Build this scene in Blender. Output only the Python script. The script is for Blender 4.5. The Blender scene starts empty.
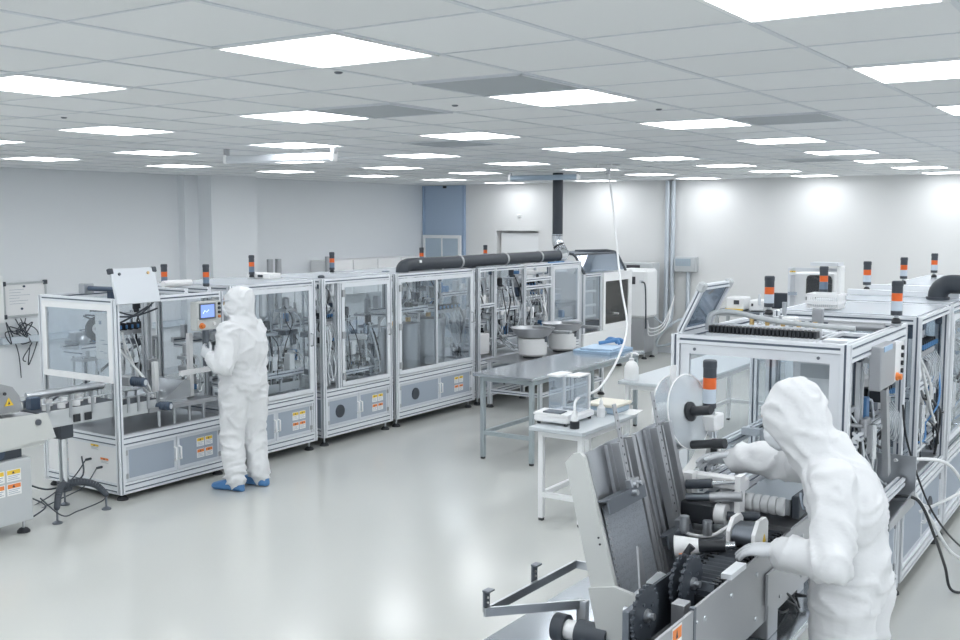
LIGHT, WORLD, EXPOSURE = 9.0, .6, .20
HOSE = [(-3.68, 6.85, .84+.06), (-3.88, 7.6, .86), (-4.2, 8.6, .98), (-4.55, 9.5, 1.18), (-5.02, 10.3, 1.58), (-5.43, 10.9, 2.46), (-5.56, 11.05, 2.80)]
import bpy, bmesh, math, random
from mathutils import Vector, Matrix, noise
random.seed(7)
PI = math.pi
scene = bpy.context.scene
COL = scene.collection
V = Vector

# ------------------------------------------------------------------ materials
def mat(name, col, rough=.5, metal=0., bump=None, var=None, emit=None, coat=0., spec=.5, sss=0.):
    m = bpy.data.materials.new(name); m.use_nodes = True
    nt = m.node_tree; b = nt.nodes['Principled BSDF']
    b.inputs['Base Color'].default_value = (*col, 1)
    b.inputs['Roughness'].default_value = rough
    b.inputs['Metallic'].default_value = metal
    b.inputs['Coat Weight'].default_value = coat
    b.inputs['Specular IOR Level'].default_value = spec
    tc = nt.nodes.new('ShaderNodeTexCoord')
    if var:                                    # (scale, amount[, stretch]) broad tone variation of the material itself
        n = nt.nodes.new('ShaderNodeTexNoise'); n.inputs['Scale'].default_value = var[0]; n.inputs['Detail'].default_value = 4
        src = tc.outputs['Object']
        if len(var) > 2:
            mp = nt.nodes.new('ShaderNodeMapping'); mp.inputs['Scale'].default_value = var[2]
            nt.links.new(src, mp.inputs['Vector']); src = mp.outputs['Vector']
        nt.links.new(src, n.inputs['Vector'])
        mr = nt.nodes.new('ShaderNodeMapRange'); mr.inputs['To Min'].default_value = 1 - var[1]; mr.inputs['To Max'].default_value = 1 + var[1]
        nt.links.new(n.outputs['Fac'], mr.inputs['Value'])
        mx = nt.nodes.new('ShaderNodeMix'); mx.data_type = 'RGBA'; mx.blend_type = 'MULTIPLY'; mx.inputs['Factor'].default_value = 1
        mx.inputs[6].default_value = (*col, 1)
        nt.links.new(mr.outputs['Result'], mx.inputs[7]); nt.links.new(mx.outputs[2], b.inputs['Base Color'])
    if bump:                                   # (scale, strength[, stretch])
        n = nt.nodes.new('ShaderNodeTexNoise'); n.inputs['Scale'].default_value = bump[0]; n.inputs['Detail'].default_value = 3
        src = tc.outputs['Object']
        if len(bump) > 2:
            mp = nt.nodes.new('ShaderNodeMapping'); mp.inputs['Scale'].default_value = bump[2]
            nt.links.new(src, mp.inputs['Vector']); src = mp.outputs['Vector']
        nt.links.new(src, n.inputs['Vector'])
        bp = nt.nodes.new('ShaderNodeBump'); bp.inputs['Strength'].default_value = bump[1]; bp.inputs['Distance'].default_value = .01
        nt.links.new(n.outputs['Fac'], bp.inputs['Height']); nt.links.new(bp.outputs['Normal'], b.inputs['Normal'])
    if emit:
        b.inputs['Emission Color'].default_value = (*emit[0], 1); b.inputs['Emission Strength'].default_value = emit[1]
    return m

def glassmat(name, tint, gloss=.10, haze=.05, hazecol=(.8, .83, .86), rough=.02):
    m = bpy.data.materials.new(name); m.use_nodes = True; nt = m.node_tree
    nt.nodes.remove(nt.nodes['Principled BSDF']); out = nt.nodes['Material Output']
    t = nt.nodes.new('ShaderNodeBsdfTransparent'); t.inputs['Color'].default_value = (*tint, 1)
    g = nt.nodes.new('ShaderNodeBsdfGlossy'); g.inputs['Roughness'].default_value = rough; g.inputs['Color'].default_value = (.9, .93, .96, 1)
    d = nt.nodes.new('ShaderNodeBsdfDiffuse'); d.inputs['Color'].default_value = (*hazecol, 1)
    lw = nt.nodes.new('ShaderNodeLayerWeight'); lw.inputs['Blend'].default_value = .18
    mr = nt.nodes.new('ShaderNodeMapRange'); mr.inputs['To Min'].default_value = gloss; mr.inputs['To Max'].default_value = .5
    nt.links.new(lw.outputs['Fresnel'], mr.inputs['Value'])
    a = nt.nodes.new('ShaderNodeMixShader'); a.inputs[0].default_value = haze
    nt.links.new(t.outputs[0], a.inputs[1]); nt.links.new(d.outputs[0], a.inputs[2])
    b = nt.nodes.new('ShaderNodeMixShader')
    nt.links.new(mr.outputs['Result'], b.inputs[0]); nt.links.new(a.outputs[0], b.inputs[1]); nt.links.new(g.outputs[0], b.inputs[2])
    nt.links.new(b.outputs[0], out.inputs['Surface'])
    return m

def perfmat(name, col, rough, metal, scale):
    """sheet metal with a fine grid of punched dots (dark dots, procedural)"""
    m = mat(name, col, rough, metal); nt = m.node_tree; b = nt.nodes['Principled BSDF']
    tc = nt.nodes.new('ShaderNodeTexCoord'); vo = nt.nodes.new('ShaderNodeTexVoronoi'); vo.inputs['Scale'].default_value = scale
    vo.inputs['Randomness'].default_value = .7
    nt.links.new(tc.outputs['Object'], vo.inputs['Vector'])
    r = nt.nodes.new('ShaderNodeMapRange'); r.inputs['From Min'].default_value = .25; r.inputs['From Max'].default_value = .42
    nt.links.new(vo.outputs['Distance'], r.inputs['Value'])
    mx = nt.nodes.new('ShaderNodeMix'); mx.data_type = 'RGBA'
    mx.inputs[6].default_value = (col[0]*.68, col[1]*.68, col[2]*.68, 1); mx.inputs[7].default_value = (*col, 1)
    nt.links.new(r.outputs['Result'], mx.inputs['Factor']); nt.links.new(mx.outputs[2], b.inputs['Base Color'])
    return m

MT = {}
MT['alu'] = mat('anodised_aluminium', (.84, .865, .90), .40, .40)
MT['slot'] = mat('slot_strip', (.13, .16, .21), .6)
MT['steel'] = mat('brushed_steel', (.54, .56, .585), .28, .9, bump=(40, .06, (1, 14, 1)))
MT['steel_soft'] = mat('satin_steel', (.47, .48, .50), .40, .78, var=(3, .06))
MT['steel_dark'] = mat('dark_steel', (.20, .22, .25), .38, .8)
MT['chrome'] = mat('chrome', (.8, .82, .84), .1, 1)
MT['panel'] = mat('grey_blue_panel', (.35, .40, .47), .5)
MT['panel_light'] = mat('pale_grey_panel', (.66, .69, .73), .5)
MT['white'] = mat('white_paint', (.84, .85, .86), .42)
MT['white_plastic'] = mat('white_plastic', (.88, .885, .89), .35)
MT['grey_paint'] = mat('grey_paint', (.52, .545, .56), .45, var=(5, .03))
MT['stone_grey'] = mat('light_grey_enamel', (.60, .615, .60), .45)
MT['black'] = mat('black_plastic', (.022, .025, .030), .42)
MT['rubber'] = mat('black_rubber', (.03, .033, .038), .7)
MT['charcoal'] = mat('charcoal_plastic', (.05, .06, .075), .5)
MT['duct'] = mat('dark_duct', (.030, .038, .050), .45, bump=(30, .1))
MT['motor'] = mat('motor_housing', (.07, .10, .15), .4, .3)
MT['blue'] = mat('blue_plastic', (.10, .26, .52), .5)
MT['blue_pale'] = mat('pale_blue_card', (.40, .56, .74), .6)
MT['shoe'] = mat('blue_shoe_cover', (.09, .24, .50), .55, bump=(60, .4))
MT['orange'] = mat('orange_lens', (.80, .14, .02), .3, coat=.3)
MT['lens'] = mat('clear_lens', (.36, .43, .51), .2, emit=((.85, .93, 1), .18))
MT['lens_dull'] = mat('grey_blue_lens', (.16, .22, .30), .3)
MT['yellow'] = mat('yellow_label', (.85, .58, .05), .5)
MT['orange_label'] = mat('orange_label', (.82, .25, .06), .5)
MT['paper'] = mat('white_label', (.86, .86, .85), .5)
MT['ink'] = mat('dark_print', (.05, .05, .06), .6)
MT['screen'] = mat('lit_screen', (.1, .15, .4), .3, emit=((.25, .38, .95), .9))
MT['screen_line'] = mat('lit_screen_drawing', (.6, .7, .9), .3, emit=((.7, .8, 1), 1.0))
MT['tyvek'] = mat('white_coverall', (.75, .76, .775), .60, bump=(9, .6, (1, 1, 1.5)))
MT['glove'] = mat('white_glove', (.64, .66, .69), .42)
MT['mask'] = mat('white_mask', (.80, .83, .86), .7)
MT['skin'] = mat('skin', (.62, .42, .33), .5)
MT['brass'] = mat('brass', (.65, .45, .2), .3, .9)
MT['beige'] = mat('beige_card', (.72, .64, .50), .6)
MT['hose_white'] = mat('white_hose', (.82, .83, .84), .35)
MT['hose_clear'] = mat('pale_clear_hose', (.70, .74, .78), .25)
MT['glass'] = glassmat('door_glass', (.93, .95, .965), .03, .012)
MT['acrylic'] = glassmat('clear_acrylic', (.94, .96, .98), .04, .05, (.85, .88, .92))
MT['roof_sheet'] = glassmat('frosted_roof_sheet', (.86, .89, .92), .05, .55, (.82, .85, .88), .2)
MT['smoked'] = glassmat('smoked_glass', (.42, .41, .40), .06, .04, (.4, .38, .36))
MT['lidglass'] = glassmat('tinted_lid_glass', (.50, .56, .63), .12, .12, (.42, .48, .55))
MT['reel'] = glassmat('frosted_reel', (.92, .94, .95), .03, .30, (.88, .91, .94), .2)
MT['perf'] = perfmat('punched_sheet', (.40, .43, .47), .45, .5, 150)

# ------------------------------------------------------------------ mesh builder
def basis(d):
    d = V(d).normalized()
    a = V((0, 0, 1)) if abs(d.z) < .95 else V((1, 0, 0))
    u = d.cross(a).normalized(); v = u.cross(d).normalized()
    return d, u, v

class MB:
    def __init__(s): s.v = []; s.f = []; s.m = []; s.s = []
    def add(s, vs, fs, mi=0, smooth=False):
        n = len(s.v); s.v += [V(p) for p in vs]
        for k, f in enumerate(fs): s.f.append([i+n for i in f]); s.m.append(mi[k] if isinstance(mi, list) else mi); s.s.append(smooth)
        return s
    def box(s, a, b, mi=0, bev=0.):
        x0, x1 = sorted((a[0], b[0])); y0, y1 = sorted((a[1], b[1])); z0, z1 = sorted((a[2], b[2]))
        c = ((x0+x1)/2, (y0+y1)/2, (z0+z1)/2)
        return s.obox(c, (1, 0, 0), (0, 1, 0), (0, 0, 1), (x1-x0, y1-y0, z1-z0), mi, bev)
    def obox(s, c, ux, uy, uz, size, mi=0, bev=0.):
        c = V(c); ux, uy, uz = V(ux).normalized(), V(uy).normalized(), V(uz).normalized()
        h = [q/2 for q in size]; b = min(bev, min(h)*.45)
        if b <= 0:
            vs = [c+ux*h[0]*i+uy*h[1]*j+uz*h[2]*k for i in (-1, 1) for j in (-1, 1) for k in (-1, 1)]
            return s.add(vs, [(0, 1, 3, 2), (4, 6, 7, 5), (0, 4, 5, 1), (2, 3, 7, 6), (0, 2, 6, 4), (1, 5, 7, 3)], mi)
        vs = []; idx = {}
        for i in (-1, 1):
            for j in (-1, 1):
                for k in (-1, 1):
                    for ax in range(3):
                        q = [h[0]*i, h[1]*j, h[2]*k]; sg = (i, j, k)
                        for t in range(3):
                            if t != ax: q[t] -= b*sg[t]
                        idx[(i, j, k, ax)] = len(vs); vs.append(c+ux*q[0]+uy*q[1]+uz*q[2])
        fs = []
        for ax in range(3):
            o = [t for t in range(3) if t != ax]
            for sg in (-1, 1):
                f = []
                for (p, q) in ((-1, -1), (1, -1), (1, 1), (-1, 1)):
                    t = [0, 0, 0]; t[ax] = sg; t[o[0]] = p; t[o[1]] = q; f.append(idx[(*t, ax)])
                if (sg > 0) == (ax == 1): f.reverse()
                fs.append(f)
        for ax in range(3):
            o = [t for t in range(3) if t != ax]
            for p in (-1, 1):
                for q in (-1, 1):
                    f = []
                    for e, a2 in ((-1, o[0]), (1, o[0]), (1, o[1]), (-1, o[1])):
                        t = [0, 0, 0]; t[ax] = e; t[o[0]] = p; t[o[1]] = q; f.append(idx[(*t, a2)])
                    fs.append(f)
        for i in (-1, 1):
            for j in (-1, 1):
                for k in (-1, 1): fs.append([idx[(i, j, k, a2)] for a2 in range(3)])
        return s.add(vs, fs, mi)
    def cyl(s, p0, p1, r, mi=0, r1=None, n=20, caps=True):
        p0, p1 = V(p0), V(p1); r1 = r if r1 is None else r1
        d, u, v = basis(p1-p0)
        vs = [p0+(u*math.cos(2*PI*i/n)+v*math.sin(2*PI*i/n))*r for i in range(n)] + [p1+(u*math.cos(2*PI*i/n)+v*math.sin(2*PI*i/n))*r1 for i in range(n)]
        s.add(vs, [(i, (i+1) % n, n+(i+1) % n, n+i) for i in range(n)], mi, True)
        if caps:
            s.add(vs[:n], [list(range(n))[::-1]], mi); s.add(vs[n:], [list(range(n))], mi)
        return s
    def lathe(s, prof, o, ax=(0, 0, 1), mi=0, n=24, caps=True):
        """prof: (radius, height) pairs along ax from o"""
        d, u, v = basis(ax); o = V(o); runs = [[prof[0]]]
        for i in range(1, len(prof)):
            runs[-1].append(prof[i])
            if i < len(prof)-1:                     # break the smoothing at sharp profile corners
                a1 = math.atan2(prof[i][1]-prof[i-1][1], prof[i][0]-prof[i-1][0]); a2 = math.atan2(prof[i+1][1]-prof[i][1], prof[i+1][0]-prof[i][0])
                if abs((a2-a1+PI) % (2*PI)-PI) > .6: runs.append([prof[i]])
        ring = lambda r, h: [o+d*h+(u*math.cos(2*PI*i/n)+v*math.sin(2*PI*i/n))*max(r, 1e-4) for i in range(n)]
        for run in runs:
            vs = [p for r, h in run for p in ring(r, h)]
            s.add(vs, [(k*n+i, k*n+(i+1) % n, (k+1)*n+(i+1) % n, (k+1)*n+i) for k in range(len(run)-1) for i in range(n)], mi, True)
        vs = ring(*prof[0])+ring(*prof[-1])
        if caps and prof[0][0] > 1e-3: s.add(vs[:n], [list(range(n))[::-1]], mi)
        if caps and prof[-1][0] > 1e-3: s.add(vs[-n:], [list(range(n))], mi)
        return s
    def tube(s, pts, r, mi=0, n=8, close=False):
        pts = [V(p) for p in pts]; N = len(pts); vs = []
        t0 = (pts[1]-pts[0]).normalized(); _, u, v = basis(t0)
        for i, p in enumerate(pts):
            t = (pts[min(i+1, N-1)]-pts[max(i-1, 0)])
            t = t.normalized() if t.length > 1e-9 else t0
            q = t0.rotation_difference(t); u = q @ u; v = q @ v; t0 = t
            for k in range(n):
                a = 2*PI*k/n; vs.append(p+(u*math.cos(a)+v*math.sin(a))*r)
        fs = [(i*n+k, i*n+(k+1) % n, (i+1)*n+(k+1) % n, (i+1)*n+k) for i in range(N-1) for k in range(n)]
        s.add(vs, fs, mi, True)
        s.add(vs[:n], [list(range(n))[::-1]], mi); s.add(vs[-n:], [list(range(n))], mi)
        return s
    def prism(s, poly, off, mi=0):
        """flat polygon of 3-D points, extruded by vector off"""
        poly = [V(p) for p in poly]; off = V(off); n = len(poly)
        vs = poly+[p+off for p in poly]
        return s.add(vs, [list(range(n))[::-1], list(range(n, 2*n))]+[(i, (i+1) % n, n+(i+1) % n, n+i) for i in range(n)], mi)
    def prof(s, p0, p1, sz=.045, mi=0, slot=1, up=None):
        """extruded T-slot profile"""
        p0, p1 = V(p0), V(p1); d = (p1-p0).normalized()
        if up is None: up = V((0, 0, 1)) if abs(d.z) < .9 else V((0, 1, 0))
        u = d.cross(V(up)).normalized(); v = u.cross(d).normalized()
        h = sz/2; w = sz*.13; e = sz*.16
        side = [(-h, -h), (-w, -h), (-w, -h+e), (w, -h+e), (w, -h)]
        ring = []
        for k in range(4):
            c, t = [(1, 0), (0, 1), (-1, 0), (0, -1)][k]
            ring += [(x*c-y*t, x*t+y*c) for x, y in side]
        vs = [p0+u*x+v*y for x, y in ring]+[p1+u*x+v*y for x, y in ring]
        fs = [(i, (i+1) % 20, 20+(i+1) % 20, 20+i) for i in range(20)]+[list(range(20))[::-1], list(range(20, 40))]
        return s.add(vs, fs, [slot if i % 5 == 2 and i < 20 else mi for i in range(22)])
    def sphere(s, c, r, mi=0, n=14, sc=(1, 1, 1)):
        c = V(c); vs = []; fs = []; m = n//2
        for i in range(m+1):
            th = PI*i/m
            for k in range(n):
                a = 2*PI*k/n; vs.append(c+V((math.sin(th)*math.cos(a)*sc[0], math.sin(th)*math.sin(a)*sc[1], math.cos(th)*sc[2]))*r)
        for i in range(m):
            for k in range(n): fs.append((i*n+k, (i+1)*n+k, (i+1)*n+(k+1) % n, i*n+(k+1) % n))
        return s.add(vs, fs, mi, True)
    def loft(s, rings, mi=0, n=20, p=2.0):
        """rings: (centre, half-axis a, half-axis b) with superellipse power p, capped"""
        vs = []
        for c, a, b in rings:
            c, a, b = V(c), V(a), V(b)
            for i in range(n):
                t = 2*PI*i/n; x, y = math.cos(t), math.sin(t)
                x = math.copysign(abs(x)**(2/p), x); y = math.copysign(abs(y)**(2/p), y)
                vs.append(c+a*x+b*y)
        R = len(rings)
        s.add(vs, [(k*n+i, k*n+(i+1) % n, (k+1)*n+(i+1) % n, (k+1)*n+i) for k in range(R-1) for i in range(n)], mi, True)
        s.add(vs[:n], [list(range(n))[::-1]], mi); s.add(vs[-n:], [list(range(n))], mi)
        return s
    def build(s, name, m, parent=None, label=None, kind=None, loc=None):
        ms = m if isinstance(m, (list, tuple)) else [m]
        o0 = V(loc) if loc is not None else V((0, 0, 0))
        r = parent
        while r is not None:
            o0 = o0 + r.location if r.parent is None else o0
            r = r.parent
        me = bpy.data.meshes.new(name)
        me.from_pydata([p-o0 for p in s.v], [], s.f)
        for k in ms: me.materials.append(MT[k] if isinstance(k, str) else k)
        me.polygons.foreach_set('material_index', s.m); me.polygons.foreach_set('use_smooth', s.s)
        bm = bmesh.new(); bm.from_mesh(me)
        bmesh.ops.recalc_face_normals(bm, faces=bm.faces); bm.to_mesh(me); bm.free()
        me.update()
        o = bpy.data.objects.new(name, me); COL.objects.link(o)
        if parent is not None: o.parent = parent
        elif loc is not None: o.location = V(loc)
        if label: o['label'] = label
        if kind: o['kind'] = kind
        return o

def thing(name, label, cat, loc=(0, 0, 0), group=None):
    o = bpy.data.objects.new(name, None); COL.objects.link(o); o.empty_display_size = .1
    o.location = loc; o['label'] = label; o['category'] = cat
    if group: o['group'] = group
    return o
def tag(o, label, cat, group=None):
    o['label'] = label; o['category'] = cat
    if group: o['group'] = group
    return o
def dup(root, loc, label=None, group=None):
    r = root.copy(); COL.objects.link(r); r.location = loc
    if label: r['label'] = label
    if group: r['group'] = group
    for ch in list(root.children):
        c = ch.copy(); COL.objects.link(c); c.parent = r
        for g in list(ch.children):
            d = g.copy(); COL.objects.link(d); d.parent = c
    return r
def spline(pts, n=10):
    P = [V(p) for p in pts]; out = []
    for i in range(len(P)-1):
        a = P[max(i-1, 0)]; b = P[i]; c = P[i+1]; d = P[min(i+2, len(P)-1)]
        for k in range(n):
            t = k/n
            out.append(.5*((2*b)+(c-a)*t+(2*a-5*b+4*c-d)*t*t+(3*b-a-3*c+d)*t**3))
    return out+[P[-1]]
def arc(c, r, a0, a1, u, v, n=10):
    c, u, v = V(c), V(u), V(v)
    return [c+u*r*math.cos(a0+(a1-a0)*i/n)+v*r*math.sin(a0+(a1-a0)*i/n) for i in range(n+1)]
# ------------------------------------------------------------------ the room
CEIL = 2.872; XL = -12.05; YB = 16.15; XR = 5.2; YF = -3.6
OU, OV, T = 2.0811, -3.5676, .6          # ceiling grid origin and pitch
def structure(o): o['kind'] = 'structure'; return o

# floor: glossy poured resin
fm = mat('resin_floor', (.57, .58, .555), .25, 0, var=(.6, .03), coat=.12, spec=.5)
fb = fm.node_tree.nodes['Principled BSDF']; fb.inputs['Coat Roughness'].default_value = .16
n1 = fm.node_tree.nodes.new('ShaderNodeTexNoise'); n1.inputs['Scale'].default_value = 1.3
r1 = fm.node_tree.nodes.new('ShaderNodeMapRange'); r1.inputs['To Min'].default_value = .15; r1.inputs['To Max'].default_value = .24
fm.node_tree.links.new(n1.outputs['Fac'], r1.inputs['Value']); fm.node_tree.links.new(r1.outputs['Result'], fb.inputs['Roughness'])
structure(MB().box((XL-.2, YF, -.1), (XR, YB+.2, 0)).build('floor', fm))

# ceiling tiles: procedural tint per 0.6 m tile
cm = mat('ceiling_tile', (.68, .70, .72), .85, bump=(180, .12))
nt = cm.node_tree; tc = nt.nodes.new('ShaderNodeTexCoord')
mp = nt.nodes.new('ShaderNodeMapping'); mp.inputs['Location'].default_value = (-OV/T, -OU/T, 0); mp.inputs['Scale'].default_value = (1/T, 1/T, 0)
fl = nt.nodes.new('ShaderNodeVectorMath'); fl.operation = 'FLOOR'; wn = nt.nodes.new('ShaderNodeTexWhiteNoise')
mr = nt.nodes.new('ShaderNodeMapRange'); mr.inputs['To Min'].default_value = .97; mr.inputs['To Max'].default_value = 1.03
mx = nt.nodes.new('ShaderNodeMix'); mx.data_type = 'RGBA'; mx.blend_type = 'MULTIPLY'; mx.inputs['Factor'].default_value = 1; mx.inputs[6].default_value = (.80, .815, .83, 1)
for a, b in ((tc.outputs['Object'], mp.inputs['Vector']), (mp.outputs['Vector'], fl.inputs[0]), (fl.outputs['Vector'], wn.inputs['Vector']), (wn.outputs['Value'], mr.inputs['Value']), (mr.outputs['Result'], mx.inputs[7]), (mx.outputs[2], nt.nodes['Principled BSDF'].inputs['Base Color'])): nt.links.new(a, b)
structure(MB().box((XL-.2, YF, CEIL), (XR, YB+.2, CEIL+.12)).build('ceiling', cm))
gm = mat('ceiling_grid_bar', (.66, .69, .73), .5)
g = MB()
k = -14
while OV+k*T < XR:
    x = OV+k*T
    if x > XL: g.box((x-.011, YF, CEIL-.004), (x+.011, YB, CEIL+.002))
    k += 1
k = -9
while OU+k*T < YB:
    y = OU+k*T
    if y > YF: g.box((XL, y-.006, CEIL-.003), (XR, y+.006, CEIL+.002))
    k += 1
structure(g.build('trim_1', gm))

wl = mat('wall_paint_blue_white', (.80, .825, .85), .7, bump=(90, .05))
wb = mat('wall_paint_white', (.74, .745, .745), .7, bump=(90, .05))
structure(MB().box((XL-.2, YF, 0), (XL, YB+.2, CEIL)).build('wall_left', wl))
w = MB()                                        # back wall with a recess for the door and one for the shutter
DX0, DX1, DZ = -10.40, -9.50, 2.02
w.box((XL, YB, 0), (DX0, YB+.2, CEIL)); w.box((DX1, YB, 0), (XR, YB+.2, CEIL)); w.box((DX0, YB, DZ), (DX1, YB+.2, CEIL)); w.box((DX0, YB+.16, 0), (DX1, YB+.2, DZ))
structure(w.build('wall_back', wb))
d = structure(MB().box((DX0+.08, YB+.06, .01), (DX1-.005, YB+.11, DZ-.04)).build('door_1', 'white'))
MB().box((DX0+.3, YB+.05, 1.5), (DX0+.42, YB+.06, 1.62)).build('door_sign', 'panel_light', d)
MB().cyl((DX0+.16, YB+.06, 1.02), (DX0+.16, YB+.0, 1.02), .012).cyl((DX0+.16, YB+.005, 1.02), (DX0+.28, YB+.005, 1.02), .010).build('door_handle', 'chrome', d)
# column on the left wall
c = MB(); c.box((XL, 10.45, 0), (XL+.42, 11.35, CEIL)); c.box((XL, 10.2, 0), (XL+.14, 10.45, CEIL))
structure(c.build('trim_2', wl))
structure(MB().box((XL, 9, 0), (XL+.015, YB, .1)).box((XL, YB-.015, 0), (DX0, YB, .1)).box((DX1, YB-.015, 0), (XR, YB, .1)).build('baseboard_back', 'panel_light'))
# blue shutter panel and the white framed grille in front of it
sh = thing('shutter', 'blue grey floor to ceiling panel in the corner of the back wall', 'panel', (-11.55, YB-.03, 0))
MB().box((-12.04, YB-.04, 0), (-11.10, YB-.002, CEIL-.01)).build('panel', mat('blue_grey_panel', (.42, .52, .66), .5), sh)
b = MB()
for x in (-12.02, -11.10): b.box((x-.025, YB-.06, 0), (x+.025, YB-.002, CEIL-.01))
b.build('edge_strip', mat('blue_strip', (.34, .44, .60), .5), sh)
MB().box((-11.55, YB-.075, CEIL-.06), (-11.49, YB-.04, CEIL-.02)).build('sensor', 'black', sh)
gr = thing('framed_grille', 'white framed double grille leaf in front of the blue grey panel', 'grille', (-11.55, YB-.1, 0))
f = MB()
for x in (-11.97, -11.15): f.box((x-.03, YB-.12, 0), (x+.03, YB-.08, 1.93))
f.box((-11.94, YB-.12, 1.87), (-11.18, YB-.08, 1.93)); f.box((-11.57, YB-.115, 0), (-11.54, YB-.085, 1.87)); f.build('frame', 'white', gr)
MB().box((-11.94, YB-.105, 0), (-11.18, YB-.095, 1.87)).build('grille_sheet', mat('pale_blue_grille', (.45, .54, .63), .5), gr)

# ------------------------------------------------------------------ ceiling lights, 0.6 m panels every third tile
em = bpy.data.materials.new('light_diffuser'); em.use_nodes = True
e_ = em.node_tree.nodes['Principled BSDF']; e_.inputs['Base Color'].default_value = (.9, .9, .9, 1)
e_.inputs['Emission Color'].default_value = (.94, .97, 1, 1); e_.inputs['Emission Strength'].default_value = LIGHT
ORD = ['', 'first', 'second', 'third', 'fourth', 'fifth', 'sixth', 'seventh', 'eighth', 'ninth', 'tenth', 'eleventh', 'twelfth']
lp = None
cols = [v for v in (1.5-3*j for j in range(6, -6, -1)) if XL+.6 < OV+v*T < XR-.3]
rows = [u for u in (1.5+3*i for i in range(9, -5, -1)) if YF+.3 < OU+u*T < YB-.3]
for ri, u in enumerate(rows):
    for ci, v in enumerate(sorted(cols)):
        x, y = OV+v*T, OU+u*T
        lab = f'lit ceiling panel in the {ORD[ri+1]} row from the back wall, {ORD[ci+1]} from the left'
        if lp is None:
            lp = thing('ceiling_light', lab, 'ceiling light', (x, y, CEIL), 'square lit ceiling panels')
            f = MB()
            for s in (-1, 1):
                f.box((x+s*.288-.01, y-.298, CEIL-.009), (x+s*.288+.01, y+.298, CEIL-.001)); f.box((x-.298, y+s*.288-.01, CEIL-.009), (x+.298, y+s*.288+.01, CEIL-.001))
            f.build('frame', 'white', lp)
            MB().box((x-.279, y-.279, CEIL-.006), (x+.279, y+.279, CEIL-.001)).build('diffuser', em, lp)
        else: dup(lp, (x, y, CEIL), lab)
# air grilles in single tiles
vm = mat('grey_ceiling_grille', (.40, .43, .46), .6)
vents = [(1, 3, 'dark grey air grille in the ceiling just left of a lit panel, nearest the camera'),
         (-1, 4, 'small grey air grille in the ceiling beside a lit panel, left of the middle'),
         (2, 7, 'grey air grille in the ceiling above the nearest right machine'),
         (-3, 8, 'grey air grille in the ceiling far back, left of the hanging hose'),
         (0, 15, 'far dark air grille in the ceiling near the back wall at right')]
for i, j, lab in vents:
    x, y = OV+(i+.5)*T, OU+(j+.5)*T
    t = thing('ceiling_vent', lab, 'air grille', (x, y, CEIL), 'ceiling air grilles')
    MB().box((x-.285, y-.285, CEIL-.006), (x+.285, y+.285, CEIL-.001)).build('grille', vm, t)
    f = MB()
    for s in (-1, 1):
        f.box((x+s*.288-.008, y-.296, CEIL-.01), (x+s*.288+.008, y+.296, CEIL-.001)); f.box((x-.296, y+s*.288-.008, CEIL-.01), (x+.296, y+s*.288+.008, CEIL-.001))
    f.build('frame', 'panel_light', t)
for x, y, lab in ((-3.01, 3.43, 'small round detector on the ceiling tile nearest the camera'), (-3.35, 4.78, 'small round detector on the ceiling beyond the dark grille'), (-5.75, 4.0, 'small round detector on the ceiling at left between two lit panels'), (-2.5, 5.6, 'small round detector on the ceiling right of the dark grille')):
    tag(MB().lathe([(.018, 0), (.018, -.004), (.012, -.008), (.001, -.009)], (x, y, CEIL-.001), (0, 0, 1), n=16).build('ceiling_detector', 'steel_dark', None, loc=(x, y, CEIL)), lab, 'detector', 'ceiling detectors')
# long white housings hung under the ceiling
def housing(x0, x1, y0, y1, z, lab, m):
    c = ((x0+x1)/2, (y0+y1)/2); t = thing('screen_housing', lab, 'roller screen', (*c, z), 'long housings under the ceiling')
    d = V((x1-x0, y1-y0, 0)); L = d.length; d.normalize(); n = V((-d.y, d.x, 0))
    MB().obox((*c, z), d, n, (0, 0, 1), (L, .07, .07), 0, .022).build('case', m, t)
    for s, q in ((0, V((x0, y0, z))), (1, V((x1, y1, z)))):
        MB().obox(q, d, n, (0, 0, 1), (.03, .085, .08), 0, .01).build('end_cap', 'white_plastic', t)
        MB().obox(q+V((0, 0, (CEIL-z)/2+.01)), d, n, (0, 0, 1), (.03, .05, CEIL-z-.03), 0).build('hanger', 'steel_soft', t)
housing(-7.15, -6.05, 6.62, 6.82, 2.775, 'long white roller screen case hung under the ceiling at left', 'panel_light')
housing(-7.72, -6.72, 12.35, 12.47, 2.80, 'long blue grey housing under the ceiling by the vertical dark duct', mat('blue_grey_housing', (.42, .52, .62), .5))
t = thing('hose_rosette', 'small white ceiling fitting from which the white hose hangs', 'fitting', (-5.56, 11.05, CEIL))
MB().box((-5.66, 10.95, CEIL-.05), (-5.46, 11.15, CEIL-.002), 0, .01).build('plate', 'white_plastic', t)
MB().cyl((-5.56, 11.05, CEIL-.05), (-5.56, 11.05, CEIL-.11), .03).build('gland', 'steel_soft', t)

# ------------------------------------------------------------------ things on the walls
def pipe_thing(name, pts, r, m, lab, cat, group=None, n=10):
    return tag(MB().tube(pts, r, n=n).build(name, m, None, loc=pts[0]), lab, cat, group)
cg = mat('galvanised_pipe', (.58, .63, .68), .4, .3)
for i, (x, r, lab) in enumerate(((-6.99, .042, 'grey pipe running up the back wall, the left one of a pair'), (-6.89, .036, 'grey pipe running up the back wall, the right one of a pair'))):
    pipe_thing('wall_pipe', [(x, YB-.08, CEIL-.01), (x, YB-.08, 1.6), (x, YB-.08, .75)]+[(x-.0, YB-.08-.02*k, .75-.1*k) for k in range(1, 4)], r, cg, lab, 'pipe', 'pipes on the back wall', 14)
eb = thing('switch_box', 'grey electrical box with a clear cover on the back wall', 'electrical box', (-6.62, YB, 1.48))
MB().box((-6.83, YB-.16, 1.37), (-6.46, YB-.002, 1.62), 0, .015).build('case', 'grey_paint', eb)
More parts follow.
